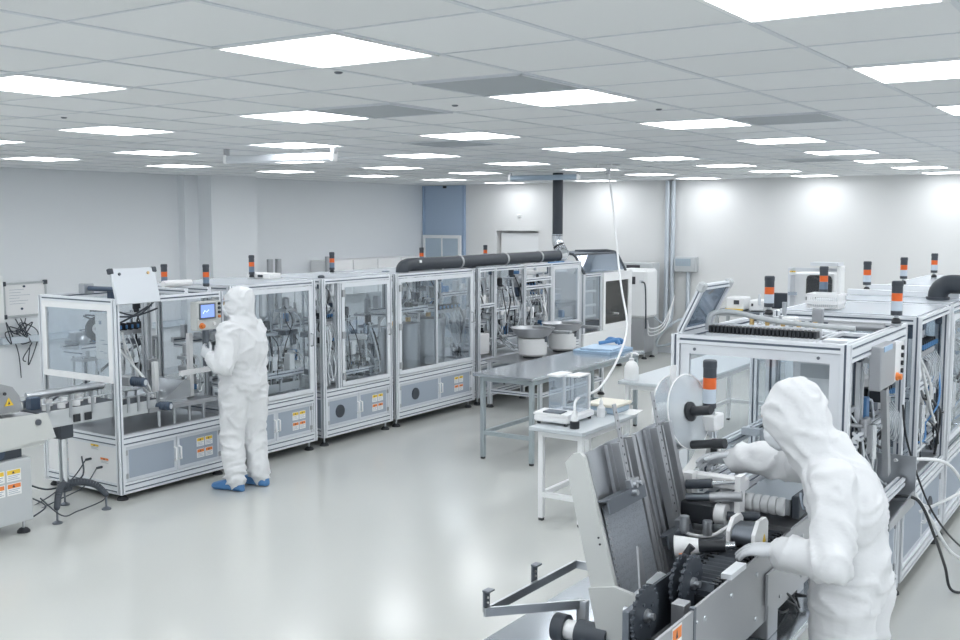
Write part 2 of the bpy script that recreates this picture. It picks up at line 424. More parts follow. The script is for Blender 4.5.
MB().box((-6.80, YB-.172, 1.47), (-6.54, YB-.158, 1.59), 0, .006).build('cover', mat('box_cover', (.38, .46, .52), .25), eb)
b = MB()
for k in range(5): b.box((-6.77+k*.045, YB-.178, 1.50), (-6.745+k*.045, YB-.171, 1.545))
b.build('switches', 'panel', eb)
MB().cyl((-6.62, YB-.05, 1.37), (-6.62, YB-.05, .42), .035, n=12).build('conduit', cg, eb)
pipe_thing('floor_hose', spline([(-6.5, YB-.1, .45), (-6.65, YB-.2, .6), (-6.9, YB-.35, .42), (-7.05, YB-.3, .15), (-6.7, YB-.25, .25), (-6.45, YB-.2, .55), (-6.5, YB-.15, .75)], 8), .022, cg, 'grey flexible hose looped at the foot of the back wall pipes', 'hose')
pipe_thing('floor_hose', spline([(-6.89, YB-.1, .62), (-6.9, YB-.3, .5), (-7.1, YB-.5, .75), (-7.12, YB-.55, 1.1)], 8), .018, cg, 'grey flexible hose from the wall pipes to the white cabinet', 'hose')
tag(MB().box((-9.92, YB-.05, 2.26), (-9.86, YB-.002, 2.32), 0, .01).build('wall_sensor', 'white_plastic', None, loc=(-9.89, YB, 2.29)), 'small white box on the back wall above the door', 'sensor')
# left wall
wbd = thing('whiteboard', 'framed whiteboard with faint notes on the left wall', 'whiteboard', (XL, 7.7, 1.2))
MB().box((XL+.004, 7.43, 1.03), (XL+.02, 8.0, 1.44)).build('board', 'white_plastic', wbd)
f = MB()
for y in (7.43, 8.0): f.box((XL+.002, y-.012, 1.02), (XL+.03, y+.012, 1.45))
for z in (1.03, 1.44): f.box((XL+.002, 7.43, z-.012), (XL+.03, 8.0, z+.012))
f.build('frame', 'grey_paint', wbd)
f = MB()
for y in (7.43, 8.0):
    for z in (1.03, 1.44): f.box((XL+.002, y-.028, z-.028), (XL+.036, y+.028, z+.028), 0, .006)
f.build('corner_cap', 'charcoal', wbd)
f = MB()
for k in range(6): f.box((XL+.02, 7.5, 1.36-k*.035), (XL+.0215, 7.62+.25*random.random(), 1.364-k*.035))
f.build('notes', 'panel', wbd)
for y, z in ((7.7, 1.40), (7.66, 1.12)): MB().cyl((XL+.02, y, z), (XL+.034, y, z), .014).build('magnet', 'motor', wbd)
wc = thing('wall_cabinet', 'white cabinet on the left wall at the photo edge', 'cabinet', (XL, 7.1, 1.2))
MB().box((XL+.002, 6.6, .97), (XL+.22, 7.30, 1.56), 0, .01).build('body', 'white', wc)
MB().box((XL+.22, 6.62, .99), (XL+.235, 7.29, 1.55)).build('door', 'white_plastic', wc)
MB().box((XL+.04, 6.8, .78), (XL+.15, 7.2, .965)).build('lower_box', 'panel_light', wc)
tk = tag(MB().box((XL+.002, 7.35, .69), (XL+.09, 10.19, .78), 0, .01).build('cable_trunking', mat('pale_trunking', (.60, .66, .72), .5), None, loc=(XL, 8, .74)), 'pale blue grey cable trunking along the left wall', 'trunking')
for i, (dy, seed, lab) in enumerate(((0, 1, 'longest loop in the tangle of dark cables hanging on the left wall'), (.07, 5, 'dark cable looped on the left wall beside the longer one'), (.14, 9, 'dark cable end hanging from the left wall near the machine corner'))):
    rr = random.Random(seed); y0 = 7.55+dy; pts = [(XL+.05, y0, 1.0)]
    for k in range(7): pts.append((XL+.05+rr.random()*.06, y0+rr.uniform(-.17, .17), .98-rr.random()*.3))
    pts += [(XL+.04, y0+.02, .6-.1*i), (XL+.04, y0+.05, .25+.2*i)]
    pipe_thing('wall_cable', spline(pts, 7), .007, 'charcoal', lab, 'cable', 'dark cables on the left wall', 6)
pipe_thing('power_cable', spline([(XL+.03, 7.2, .016), (-11.0, 7.1, .016), (-10.2, 6.9, .3), (-9.4, 6.7, .55), (-8.6, 6.4, .85), (-7.9, 6.2, 1.1)], 8), .014, 'charcoal', 'black cable slung from the left wall up into the first machine', 'cable')
for y0, y1, z, lab in ((11.45, 12.9, 1.33, 'white wall cupboard on the left wall nearest the column'), (12.95, 15.6, 1.55, 'long white wall cupboard on the left wall towards the corner')):
    t = thing('wall_cupboard', lab, 'cupboard', (XL+.2, (y0+y1)/2, z-.5), 'cupboards on the left wall')
    MB().box((XL+.002, y0, z-.6), (XL+.36, y1, z), 0, .01).build('body', 'white', t)
    m_ = 2 if y1-y0 < 2 else 4
    for k in range(m_):
        a = y0+(y1-y0)*k/m_; MB().box((XL+.36, a+.01, z-.59), (XL+.378, a+(y1-y0)/m_-.01, z-.01)).build('door', 'white_plastic', t)
for y, lab in ((11.6, 'grey pipe pair on the left wall just beyond the column, front one'), (11.78, 'grey pipe pair on the left wall just beyond the column, rear one'), (12.93, 'grey pipe on the left wall between the two cupboards')):
    pipe_thing('wall_pipe', [(XL+.42, y, 0), (XL+.42, y, .8), (XL+.42, y, 1.62)], .05, 'steel_soft', lab, 'pipe', 'pipes on the left wall', 12)
# ------------------------------------------------------------------ machine kit (parts are children of a machine root)
def frame(root, segs, sz=.045, name='frame', m=('alu', 'slot')):
    b = MB()
    for a, c in segs: b.prof(a, c, sz)
    return b.build(name, m, root)
def sticker(parent, o, u, v, w, h, col='yellow', n=None):
    """white warning label with a coloured head band, pictogram and print lines; o = lower corner, u/v = directions"""
    o, u, v = V(o), V(u), V(v); n = u.cross(v) if n is None else V(n)
    P = lambda a, c, e: o+u*a*w+v*c*h+n*e
    b = MB()
    b.prism([P(0, 0, 0), P(1, 0, 0), P(1, 1, 0), P(0, 1, 0)], n*.0015, 0)
    b.prism([P(.05, .60, .0016), P(.95, .60, .0016), P(.95, .95, .0016), P(.05, .95, .0016)], n*.0008, 1)
    b.prism([P(.36, .66, .0026), P(.56, .66, .0026), P(.46, .90, .0026)], n*.0006, 2)
    for k in range(3): b.prism([P(.1, .44-.15*k, .0016), P(.9-.15*(k % 2), .44-.15*k, .0016), P(.9-.15*(k % 2), .49-.15*k, .0016), P(.1, .49-.15*k, .0016)], n*.0006, 3)
    return b.build('warning_label', ('paper', 'yellow' if col == 'yellow' else 'orange_label', 'ink', 'panel'), parent, f'white warning label with {col} head band')
def foot(root, x, y, h=.09):
    MB().lathe([(.045, 0), (.045, .012), (.03, .028), (.016, .034)], (x, y, 0), mi=0, n=16).cyl((x, y, .03), (x, y, h), .009, 1, n=10).build('leveling_foot', ('rubber', 'steel'), root)
def base(root, x0, x1, y0, y1, z0=.09, z1=.56, stick=True, fan=None, split=None, end=None, handle=True):
    """cabinet base whose front faces +x at x1"""
    s = .045; xf = x1-s/2; xb = x0+s/2
    segs = []
    for y in (y0+s/2, y1-s/2):
        for x in (xf, xb): segs.append(((x, y, z0), (x, y, z1)))
    for z in (z0+s/2, z0+1.5*s, z1-s/2, z1-1.5*s):
        segs += [((xf, y0+s, z), (xf, y1-s, z)), ((xb, y0+s, z), (xb, y1-s, z)), ((xb+s/2, y0+s/2, z), (xf-s/2, y0+s/2, z)), ((xb+s/2, y1-s/2, z), (xf-s/2, y1-s/2, z))]
    f = frame(root, segs, s, 'base_frame')
    # second slender upright next to each corner as on the photographed cabinets
    MB().box((xf-.02, y0+s+.004, z0+2*s), (xf+.016, y0+s+.022, z1-2*s)).box((xf-.02, y1-s-.022, z0+2*s), (xf+.016, y1-s-.004, z1-2*s)).build('upright_strip', 'alu', root)
    MB().box((x0+.01, y0+.01, z1-.012), (x1-s-.001, y1-.01, z1+.004)).build('work_deck', 'steel_soft', root)
    za, zb = z0+2*s, z1-2*s
    MB().box((x0+.012, y0+s, za), (x0+.02, y1-s, zb)).build('back_panel', 'panel_light', root)
    for y, nm in ((y0+.012, 'side_panel'), (y1-.02, 'side_panel')): MB().box((x0+s, y, za), (x1-s, y+.008, zb)).build(nm, end or 'panel', root)
    ym = split if split else (y0+y1)/2
    for k, (a, c) in enumerate(((y0+s+.024, ym-.003), (ym+.003, y1-s-.024))):
        d = MB(); d.box((xf-.012, a, za+.003), (xf+.008, c, zb-.003)); dr = d.build('cabinet_door', 'panel_light', root)
        b = MB(); b.box((xf+.008, a+.028, za+.03), (xf+.0095, c-.028, zb-.03)); b.build('door_sheet', 'panel', dr)
        yy = c-.022 if k == 0 else a+.022; zc = (za+zb)/2
        if handle: MB().tube([(xf+.008, yy, zc-.055), (xf+.035, yy, zc-.05), (xf+.035, yy, zc+.05), (xf+.008, yy, zc+.055)], .008, n=8).build('door_handle', 'white_plastic', dr)
        ys = a+.004 if k == 0 else c-.004
        for z in (za+.05, zb-.05): MB().box((xf+.006, ys-.012, z-.02), (xf+.016, ys+.012, z+.02)).build('hinge', 'steel_soft', dr)
        if k == 1 and stick:
            w = .082; y2 = a+(c-a)*.50
            for i in range(2):
                for j in range(2): sticker(dr, (xf+.0098, y2+i*(w+.012)-w*.3, zc-.085+j*.098), (0, 1, 0), (0, 0, 1), w, .075, ('orange', 'yellow')[j])
        if fan == k:
            yc = a+(c-a)*.38
            q = MB(); q.lathe([(.030, .012), (.052, .014), (.064, .010), (.066, 0)], (xf+.009, yc, zc), (1, 0, 0), 0, 24)
            q.lathe([(.028, .008), (.001, .010)], (xf+.009, yc, zc), (1, 0, 0), 1, 20); q.build('vent_fan', ('charcoal', 'grey_paint'), dr)
    for y in (y0+.06, y1-.06):
        for x in (x1-.06, x0+.06): foot(root, x, y, z0+.004)
def enclosure(root, x0, x1, y0, y1, z0, z1, posts=(), top='roof_sheet', toprail=True, zrail=None):
    s = .045; segs = []
    for y in (y0+s/2, y1-s/2, *posts):
        segs.append(((x1-s/2, y, z0), (x1-s/2, y, z1)))
    for y in (y0+s/2, y1-s/2): segs.append(((x0+s/2, y, z0), (x0+s/2, y, z1)))
    for x in (x0+s/2, x1-s/2): segs.append(((x, y0+s, z1-s/2), (x, y1-s, z1-s/2)))
    for y in (y0+s/2, y1-s/2): segs.append(((x0+s, y, z1-s/2), (x1-s, y, z1-s/2)))
    frame(root, segs, s, 'enclosure_frame')
    if top: MB().box((x0+.03, y0+.03, z1-.004), (x1-.03, y1-.03, z1+.006)).build('top_panel', top, root)
def gdoor(root, plane, c, a0, a1, z0, z1, fw=.042, gl='glass', hinge=None, handle=None, name='glass_door', bar=None, fm=('alu', 'slot')):
    """framed glass leaf; plane 'x' -> at x=c spanning y a0..a1, plane 'y' -> at y=c spanning x a0..a1"""
    P = (lambda a, z, e=0: (c+e, a, z)) if plane == 'x' else (lambda a, z, e=0: (a, c+e, z))
    b = MB(); t = .022
    def bx(a, z, a2, z2, e0=-t/2, e1=t/2, mi=0): b.box(P(a, z, e0), P(a2, z2, e1), mi)
    bx(a0, z0, a0+fw, z1); bx(a1-fw, z0, a1, z1); bx(a0+fw, z0, a1-fw, z0+fw); bx(a0+fw, z1-fw, a1-fw, z1)
    if bar: bx(a0+fw, bar-.016, a1-fw, bar+.016)
    d = b.build(name, fm, root)
    g = MB(); g.box(P(a0+fw-.006, z0+fw-.006, -.002), P(a1-fw+.006, z1-fw+.006, .002)); g.build('glass_pane', gl, d)
    if hinge is not None:
        e = t/2 if plane == 'x' else -t/2
        for k in range(3):
            z = z0+.1+(z1-z0-.2)*k/2; MB().box(P(hinge-.02, z-.035, e), P(hinge+.02, z+.035, e+(.012 if e > 0 else -.012))).build('hinge', 'steel_soft', d)
    if handle is not None:
        zz = (z0+z1)/2; e = t/2 if plane == 'x' else -t/2; q = .03 if e > 0 else -.03
        MB().tube([P(handle, zz-.06, e), P(handle, zz-.055, e+q), P(handle, zz+.055, e+q), P(handle, zz+.06, e)], .008).build('door_handle', 'steel', d)
    return d
def pane(root, plane, c, a0, a1, z0, z1, gl='glass', name='glass_panel'):
    P = (lambda a, z, e: (c+e, a, z)) if plane == 'x' else (lambda a, z, e: (a, c+e, z))
    return MB().box(P(a0, z0, -.002), P(a1, z1, .002)).build(name, gl, root)
def tower(root, x, y, z, lit=True, k=1., drop=.06, hs=.78):
    p = MB(); p.lathe([(.028, 0), (.028, .012), (.012, .02), (.012, drop)], (x, y, z), n=14)
    t = p.build('signal_tower', 'steel', root, 'signal tower with black cap, orange lens and a pale lens below')
    h = z+drop; r = .027*k
    MB().cyl((x, y, h-.02), (x, y, h+.004), r*1.05, 0, n=18).build('tower_base', 'charcoal', t)
    MB().cyl((x, y, h+.004), (x, y, h+.074*hs), r, n=18).build('lower_lens', 'lens' if lit else 'lens_dull', t)
    MB().cyl((x, y, h+.075*hs), (x, y, h+.130*hs), r, n=18).build('orange_lens', 'orange', t)
    MB().lathe([(r, .131*hs), (r, .18*hs), (r*1.06, .181*hs), (r*1.06, .21*hs), (r*.9, .217*hs)], (x, y, h), n=18).build('black_cap', 'charcoal', t)
    MB().sphere((x, y, z+.022), .026, n=14).build('mount_knob', 'black', t)
# ---- mechanisms inside the enclosures
def linear_unit(root, x, y, z0, z1, car=.5, side=1, w=.06):
    u = MB().prof((x, y, z0), (x, y, z1), w).build('linear_axis', ('alu', 'slot'), root)
    MB().box((x+side*w/2, y-.012, z0+.03), (x+side*(w/2+.012), y+.012, z1-.03)).build('rail', 'steel', u)
    zc = z0+(z1-z0)*car
    b = MB(); b.box((x+side*(w/2+.012), y-.05, zc-.05), (x+side*(w/2+.045), y+.05, zc+.05), 0, .006); b.box((x+side*(w/2+.045), y-.03, zc-.13), (x+side*(w/2+.07), y+.03, zc+.02)); b.build('carriage', 'steel_soft', u)
    MB().box((x-.035, y-.035, z1), (x+.035, y+.035, z1+.09), 0, .008).build('drive_motor', 'motor', u)
    MB().cyl((x+side*.10, y, zc-.16), (x+side*.10, y, zc+.02), .018, n=12).cyl((x+side*.10, y, zc-.25), (x+side*.10, y, zc-.16), .007, n=8).build('gripper_rod', 'chrome', u)
    return u
def gear_motor(root, p, d, r=.045, L=.16, parent=None):
    p, d = V(p), V(d).normalized()
    g = MB().cyl(p, p+d*L, r, 0, n=20).build('gear_motor', 'motor', root, 'dark blue motor with a pale end face')
    MB().cyl(p+d*L, p+d*(L+.006), r*.62, n=18).build('end_face', 'panel_light', g)
    _, u, v = basis(d); MB().obox(p-d*.045, d, u, v, (.09, r*2.1, r*2.1), 0, .008).build('gearbox', 'steel_soft', g)
    f = MB()
    for k in range(5): f.lathe([(r*1.0, 0), (r*1.08, .003), (r*1.0, .006)], p+d*(L*.2+k*L*.14), d, n=20)
    f.build('cooling_fin', 'charcoal', g)
def press(root, x, y, z, h=.42, w=.2, n=4):
    b = MB().box((x-w/2, y-w/2, z), (x+w/2, y+w/2, z+.02)).box((x-w/2, y-w/2, z+h), (x+w/2, y+w/2, z+h+.022)).build('press_station', 'steel_soft', root)
    r = MB()
    for i in (-1, 1):
        for j in (-1, 1): r.cyl((x+i*w*.4, y+j*w*.4, z), (x+i*w*.4, y+j*w*.4, z+h+.04), .009, n=10)
    r.build('guide_rod', 'chrome', b)
    MB().lathe([(.032, 0), (.04, .01), (.04, .16), (.03, .17), (.012, .19), (.012, .23)], (x, y, z+h+.022), n=18).build('cylinder', 'steel', b)
    MB().box((x-w*.42, y-w*.42, z+h*.5), (x+w*.42, y+w*.42, z+h*.5+.025)).cyl((x, y, z+h*.5), (x, y, z+h), .012, n=10).build('moving_plate', 'steel_dark', b)
    f = MB()
    for k in range(n): f.box((x-w*.38+k*w*.2, y-.03, z+.02), (x-w*.38+k*w*.2+w*.12, y+.03, z+.07))
    f.build('fixture', 'steel', b)
    MB().tube(spline([(x+w*.3, y, z+h+.15), (x+w*.55, y+.05, z+h+.2), (x+w*.6, y+.08, z+h*.5), (x+w*.4, y+.1, z+.05)], 8), .008, n=6).build('air_hose', 'hose_clear', b)
    return b
def drum(root, x, y, z, r=.15, h=.42, lid=True):
    d = MB().lathe([(r, 0), (r, h), (r*1.03, h+.004), (r*1.03, h+.016)], (x, y, z), n=32).build('feed_drum', 'steel', root, 'polished steel drum')
    MB().lathe([(r*1.03, h+.016), (r*.4, h+.03), (.001, h+.032)], (x, y, z), n=32).build('drum_lid', 'steel_dark', d)
    MB().tube(spline([(x, y, z+h+.03), (x+.01, y-.02, z+h+.10), (x+.01, y-.10, z+h+.14), (x+.01, y-.19, z+h+.08), (x+.01, y-.2, z+h-.02)], 8), .014, n=8).build('hose', 'hose_white', d)
    MB().cyl((x, y, z+h+.03), (x, y, z+h+.08), .03, n=14).build('hose_fitting', 'brass', d)
    return d
def manifold(root, x, y0, y1, z, n=6, side=1):
    m = MB().box((x-.02, y0, z), (x+.02, y1, z+.04)).build('valve_manifold', 'steel_soft', root)
    t = MB()
    for k in range(n):
        b = MB(); y = y0+(k+.5)*(y1-y0)/n; b.box((x-.03, y-.008, z+.04), (x+.03, y+.008, z+.10)); b.box((x+side*.03, y-.006, z+.055), (x+side*.045, y+.006, z+.085), 1); b.build('valve', ('black', 'blue'), m)
        t.tube(spline([(x+side*.03, y, z+.01), (x+side*.08, y, z-.03-.01*k), (x+side*.06, y+.05, z-.12-.02*k), (x, y+.1, z-.2)], 5), .004, n=5)
    t.build('air_tube', 'hose_clear', m); return m
def hoses(root, a, c, n=3, sag=.15, r=.006, m='hose_white', seed=1, name='hose_bundle'):
    rr = random.Random(seed); b = MB(); a, c = V(a), V(c)
    for k in range(n):
        j = lambda s=.04: V((rr.uniform(-s, s), rr.uniform(-s, s), rr.uniform(-s, s)))
        p, q = a+j(), c+j(); b.tube(spline([p, p.lerp(q, .3)+V((0, 0, -sag*rr.uniform(.4, 1)))+j(.05), p.lerp(q, .7)+V((0, 0, -sag*rr.uniform(.4, 1)))+j(.05), q], 7), r, n=6)
    return b.build(name, m, root)
def robot(root, x, y, z, d=1):
    a = MB().lathe([(.07, 0), (.07, .05), (.055, .06), (.05, .16), (.06, .18), (.06, .22)], (x, y, z), n=20).build('robot_arm', 'panel_light', root)
    MB().obox((x, y+d*.09, z+.25), (0, 1, 0), (1, 0, 0), (0, 0, 1), (.26, .09, .07), 0, .02).build('upper_link', 'panel_light', a)
    MB().obox((x+.06, y+d*.2, z+.30), (.6, .5*d, 0), (.5, -.6*d, 0), (0, 0, 1), (.22, .07, .06), 0, .018).build('fore_link', 'white_plastic', a)
    MB().cyl((x+.13, y+d*.26, z+.08), (x+.13, y+d*.26, z+.42), .018, n=12).box((x+.10, y+d*.26-.03, z+.05), (x+.16, y+d*.26+.03, z+.09)).build('spindle', 'chrome', a)
    MB().cyl((x, y, z+.29), (x, y, z+.33), .045, 0, n=16).build('joint_cap', 'blue', a)
def turntable(root, x, y, z, r=.2, n=8):
    t = MB().lathe([(r*.5, 0), (r*.5, .06), (r, .065), (r, .085), (.001, .086)], (x, y, z), n=32).build('indexing_table', 'steel_soft', root)
    b = MB()
    for k in range(n):
        a = 2*PI*k/n; c = V((x+r*.8*math.cos(a), y+r*.8*math.sin(a), z+.105)); b.obox(c, (math.cos(a), math.sin(a), 0), (-math.sin(a), math.cos(a), 0), (0, 0, 1), (.05, .04, .045), 0, .005)
    b.build('nest', 'steel_dark', t); MB().lathe([(.05, .086), (.05, .14), (.03, .15), (.03, .26), (.045, .27), (.045, .30)], (x, y, z), n=18).build('hub', 'chrome', t)
def station(root, x, y, z, seed=0, h=.55, w=.18):
    """small pick and place station: chrome columns, plates, motor, side cylinder, cable loops"""
    rr = random.Random(seed); s = MB().box((x-w/2, y-w/2, z), (x+w/2, y+w/2, z+.03), 0, .004).build('pick_station', 'steel', root); MB().box((x-w*.4, y-w*.45, z+h), (x+w*.4, y+w*.45, z+h+.03), 0, .004).build('top_plate', 'steel', s)
    for k in (-1, 1): MB().cyl((x, y+k*w*.33, z), (x, y+k*w*.33, z+h+.05), .014, n=12).build('column', 'chrome', s)
    zc = z+h*rr.uniform(.45, .7); MB().box((x-w*.35, y-w*.45, zc), (x+w*.45, y+w*.45, zc+.05), 0, .006).box((x+w*.45, y-.03, zc-.09), (x+w*.6, y+.03, zc+.04), 0, .004).build('slide', rr.choice(['steel_soft', 'steel_dark', 'white_plastic']), s)
    MB().lathe([(.04, .03), (.04, .05), (.034, .052), (.034, .13), (.02, .14)], (x, y, z+h), n=18).build('top_motor', rr.choice(['motor', 'black', 'steel_soft', 'charcoal']), s)
    yy = y+rr.uniform(-.05, .05); z2 = z+h*rr.uniform(.2, .4); MB().cyl((x-.05, yy, z2), (x+.10, yy, z2), .026, 0, n=16).cyl((x+.10, yy, z2), (x+.17, yy, z2), .01, 1, n=10).box((x+.0, yy-.03, z2-.03), (x+.03, yy+.03, z2+.03), 2, .004).build('side_cylinder', ('panel_light', 'chrome', 'black'), s)
    c = MB()
    for k in range(4):
        a = V((x+rr.uniform(-.03, .06), y+rr.uniform(-w*.4, w*.4), z+h+.06)); e = V((x+rr.uniform(.03, .11), y+rr.uniform(-w*.6, w*.6), z+.03)); m1 = a.lerp(e, .35)+V((rr.uniform(.02, .09), rr.uniform(-.08, .08), .05)); m2 = a.lerp(e, .7)+V((rr.uniform(.02, .08), rr.uniform(-.06, .06), 0))
        c.tube(spline([a, m1, m2, e], 7), rr.choice([.005, .007, .009]), k % 2, n=6)
    c.build('cable', ('black', 'hose_clear'), s)
    f = MB(); f.box((x+w*.1, y-w*.45, z+.03), (x+w*.45, y-w*.1, z+.09), 0, .004).box((x+w*.05, y+w*.1, z+.03), (x+w*.4, y+w*.42, z+.13), 1, .004); f.build('fixture', ('steel_dark', 'blue' if seed % 3 == 0 else 'steel'), s)
    return s
def shelf(root, x0, x1, y0, y1, z, seed=0, n=7, legs=True):
    """profile bridge with blocks, cylinders and sensors on it"""
    rr = random.Random(seed); b = MB(); b.prof((x0, y0, z), (x0, y1, z)).prof((x1, y0, z), (x1, y1, z))
    b.prof((x0, y0+.03, z-.045), (x1, y0+.03, z-.045)).prof((x0, y1-.03, z-.045), (x1, y1-.03, z-.045))
    s = b.build('bridge', ('alu', 'slot'), root)
    for k in range(n):
        y = y0+(k+.5)*(y1-y0)/n; x = rr.uniform(x0+.02, x1-.02); h = rr.uniform(.05, .16); t = rr.choice('bcbv')
        w = rr.uniform(.025, .05); m = rr.choice(['steel', 'steel_dark', 'motor', 'panel_light', 'blue', 'white_plastic', 'black', 'steel_soft'])
        q = MB()
        if t == 'b': q.box((x-w, y-w*.8, z+.0225), (x+w, y+w*.8, z+.0225+h), 0, .005)
        elif t == 'c': q.lathe([(w*.6, .0225), (w*.6, .0225+h*.7), (w*.3, .0225+h*.75), (w*.3, .0225+h*1.3)], (x, y, z), n=14)
        else: q.box((x-w*1.4, y-w*.5, z+.0225), (x+w*1.4, y+w*.5, z+.0225+h*.4)).cyl((x+w*1.4, y, z+.0225+h*.2), (x+w*3, y, z+.0225+h*.2), w*.3, n=10)
        q.build(dict(b='actuator_block', c='air_cylinder', v='slide_unit')[t], m, s)
    return s
def conveyor(root, p0, p1, w, z, h=.12, name='conveyor', legs=False, belt='charcoal'):
    """along y"""
    x, y0 = p0; _, y1 = p1
    o = MB().box((x+w/2-.008, y0, z-h), (x+w/2+.008, y1, z-.004)).build(name, 'grey_paint', root); MB().box((x-w/2-.008, y0, z-h), (x-w/2+.008, y1, z-.004)).build('far_side_plate', 'stone_grey', o)
    MB().box((x-w/2+.012, y0+.01, z-.03), (x+w/2-.012, y1-.01, z-.008)).build('belt', belt, o)
    r = MB()
    for y in (y0+.03, y1-.03): r.cyl((x-w/2+.01, y, z-.035), (x+w/2-.01, y, z-.035), .026, n=16)
    r.build('end_roller', 'steel', o)
    for s in (-1, 1):
        g = MB(); g.tube([(x+s*(w/2+.0), y0+.02, z+.055), (x+s*(w/2+.0), (y0+y1)/2, z+.055), (x+s*(w/2+.0), y1-.02, z+.055)], .006)
        for k in range(4):
            y = y0+.06+(y1-y0-.12)*k/3; g.box((x+s*(w/2+.012)-.005, y-.012, z-.07), (x+s*(w/2+.012)+.005, y+.012, z+.06))
        g.build('guide_rail', 'steel', o)
    return o

# ------------------------------------------------------------------ the left production line
XF, XK, ZT, ZD = -6.87, -7.87, 1.655, .56
G_LINE = 'glazed machines of the left line'
# machine 1: open front, panel on the right
M1 = thing('assembly_machine', 'open fronted machine at the near end of the left line, with the lit control panel', 'machine', ((XF+XK)/2, 5.7, 0), G_LINE)
y0, y1 = 5.16, 6.28
base(M1, XK, XF, y0, y1, fan=None, split=5.74, end='white_plastic')
enclosure(M1, XK, XF, y0, y1, ZD, ZT, top=None)
gdoor(M1, 'y', y0+.012, XK+.046, XF-.046, .985, ZT-.046, .05, name='end_door', fm=('white_plastic', 'slot'))
pane(M1, 'x', XK+.02, y0+.05, y1-.05, ZD, ZT-.05)
lid = MB(); a, b_ = V((-6.862, 5.17, 1.61)), V((-6.862, 5.585, 1.61)); up = V((-.075, 0, .275)); nrm = V((.022, 0, .006))
lid.prism([a, b_, b_+up, a+up], nrm); lo = lid.build('access_lid', 'panel_light', M1, 'white access lid standing open on the machine top')
for p in (a+up*.94, b_+up*.94): MB().obox(p+nrm*.5, (0, 1, 0), up, nrm, (.045, .045, .034), 0, .006).build('corner_cap', 'charcoal', lo)
MB().cyl(a+up*.86+V((.02, .07, 0)), a+up*.86+V((.03, .07, .004)), .012).build('stud', 'charcoal', lo); MB().cyl(b_+up*.86+V((.02, -.07, 0)), b_+up*.86+V((.03, -.07, .004)), .012).build('red_stud', 'brass', lo)
t = MB().cyl((-7.6, 5.45, 1.70), (-7.15, 5.5, 1.70), .022, n=14).build('roof_cylinder', 'motor', M1); MB().box((-7.66, 5.40, 1.655), (-7.58, 5.5, 1.74), 0, .006).build('cylinder_mount', 'steel', t); MB().box((-7.2, 5.45, 1.655), (-7.12, 5.55, 1.74), 0, .006).build('cylinder_mount', 'steel', t)
MB().prof((-7.8, 5.9, 1.675), (-6.9, 5.9, 1.675)).prof((-7.8, 6.15, 1.675), (-6.9, 6.15, 1.675)).build('roof_beam', ('alu', 'slot'), M1)
MB().cyl((-7.25, 5.95, 1.72), (-7.25, 6.25, 1.72), .03, n=14).build('roof_actuator', 'white_plastic', M1)
tower(M1, -7.33, 6.03, 1.66, False); tower(M1, -6.99, 6.2, 1.66, False)
# control panel
cp = MB().box((-6.93, 5.96, 1.335), (-6.845, 6.235, 1.58), 0, .006).build('control_panel', 'stone_grey', M1, 'grey control panel with a lit blue screen')
MB().box((-6.846, 5.985, 1.43), (-6.838, 6.165, 1.565)).build('screen_bezel', 'steel_dark', cp)
MB().box((-6.839, 6.0, 1.445), (-6.836, 6.145, 1.552)).build('screen', 'screen', cp)
MB().tube([(-6.8355, 6.02, 1.48), (-6.8355, 6.04, 1.505), (-6.8355, 6.06, 1.49), (-6.8355, 6.085, 1.51)], .003, n=5).build('screen_drawing', 'screen_line', cp)
MB().lathe([(.026, 0), (.026, .008), (.016, .009), (.018, .03), (.001, .031)], (-6.845, 6.01, 1.375), (1, 0, 0), n=18).build('emergency_button', 'orange_label', cp, 'orange red emergency stop button')
MB().lathe([(.016, 0), (.014, .015), (.001, .016)], (-6.845, 6.145, 1.385), (1, 0, 0), n=14).build('start_button', 'paper', cp)
for k, m in enumerate(('black', 'charcoal', 'black', 'orange_label')): MB().lathe([(.013, 0), (.011, .014), (.001, .015)], (-6.845, 6.205, 1.555-.037*k), (1, 0, 0), n=14).build('push_button', m, cp)
MB().box((-6.92, 6.08, 1.02), (-6.88, 6.12, 1.335)).build('panel_arm', 'steel_dark', M1)
# inside machine 1
conveyor(M1, (-7.075, 5.25), (-7.075, 5.66), .26, .80, .10, 'inner_conveyor')
MB().box((-7.65, 5.5, .70), (-6.91, 6.22, .735)).build('tooling_plate', 'steel_soft', M1)
for yy in (5.62, 5.78, 5.94, 6.10):
    for xx in (-7.55, -6.95): MB().cyl((xx, yy, .564), (xx, yy, .70), .014, n=10).build('plate_leg', 'steel', M1)
MB().prism([(-7.5, 5.58, .735), (-6.98, 5.58, .735), (-6.98, 5.95, .735), (-7.5, 5.95, .735)], (0, 0, .02)).prism([(-7.5, 5.70, .755), (-7.5, 6.0, .755), (-7.5, 6.0, .90), (-7.5, 5.93, .90)], (.5, 0, 0)).build('chute', 'steel', M1)
gear_motor(M1, (-7.02, 5.42, .965), (.8, .3, -.05), .038, .12); gear_motor(M1, (-6.97, 5.60, .74), (.8, .35, 0), .036, .14)
linear_unit(M1, -7.5, 5.62, .74, 1.60, .45); linear_unit(M1, -7.3, 5.8, .74, 1.60, .35); linear_unit(M1, -7.6, 6.05, .74, 1.5, .6)
MB().box((-7.15, 5.72, .76), (-7.11, 5.76, 1.08)).box((-6.96, 5.85, .96), (-6.93, 6.22, 1.0)).box((-7.06, 6.02, .75), (-7.02, 6.06, 1.3)).build('white_bracket', 'white_plastic', M1)
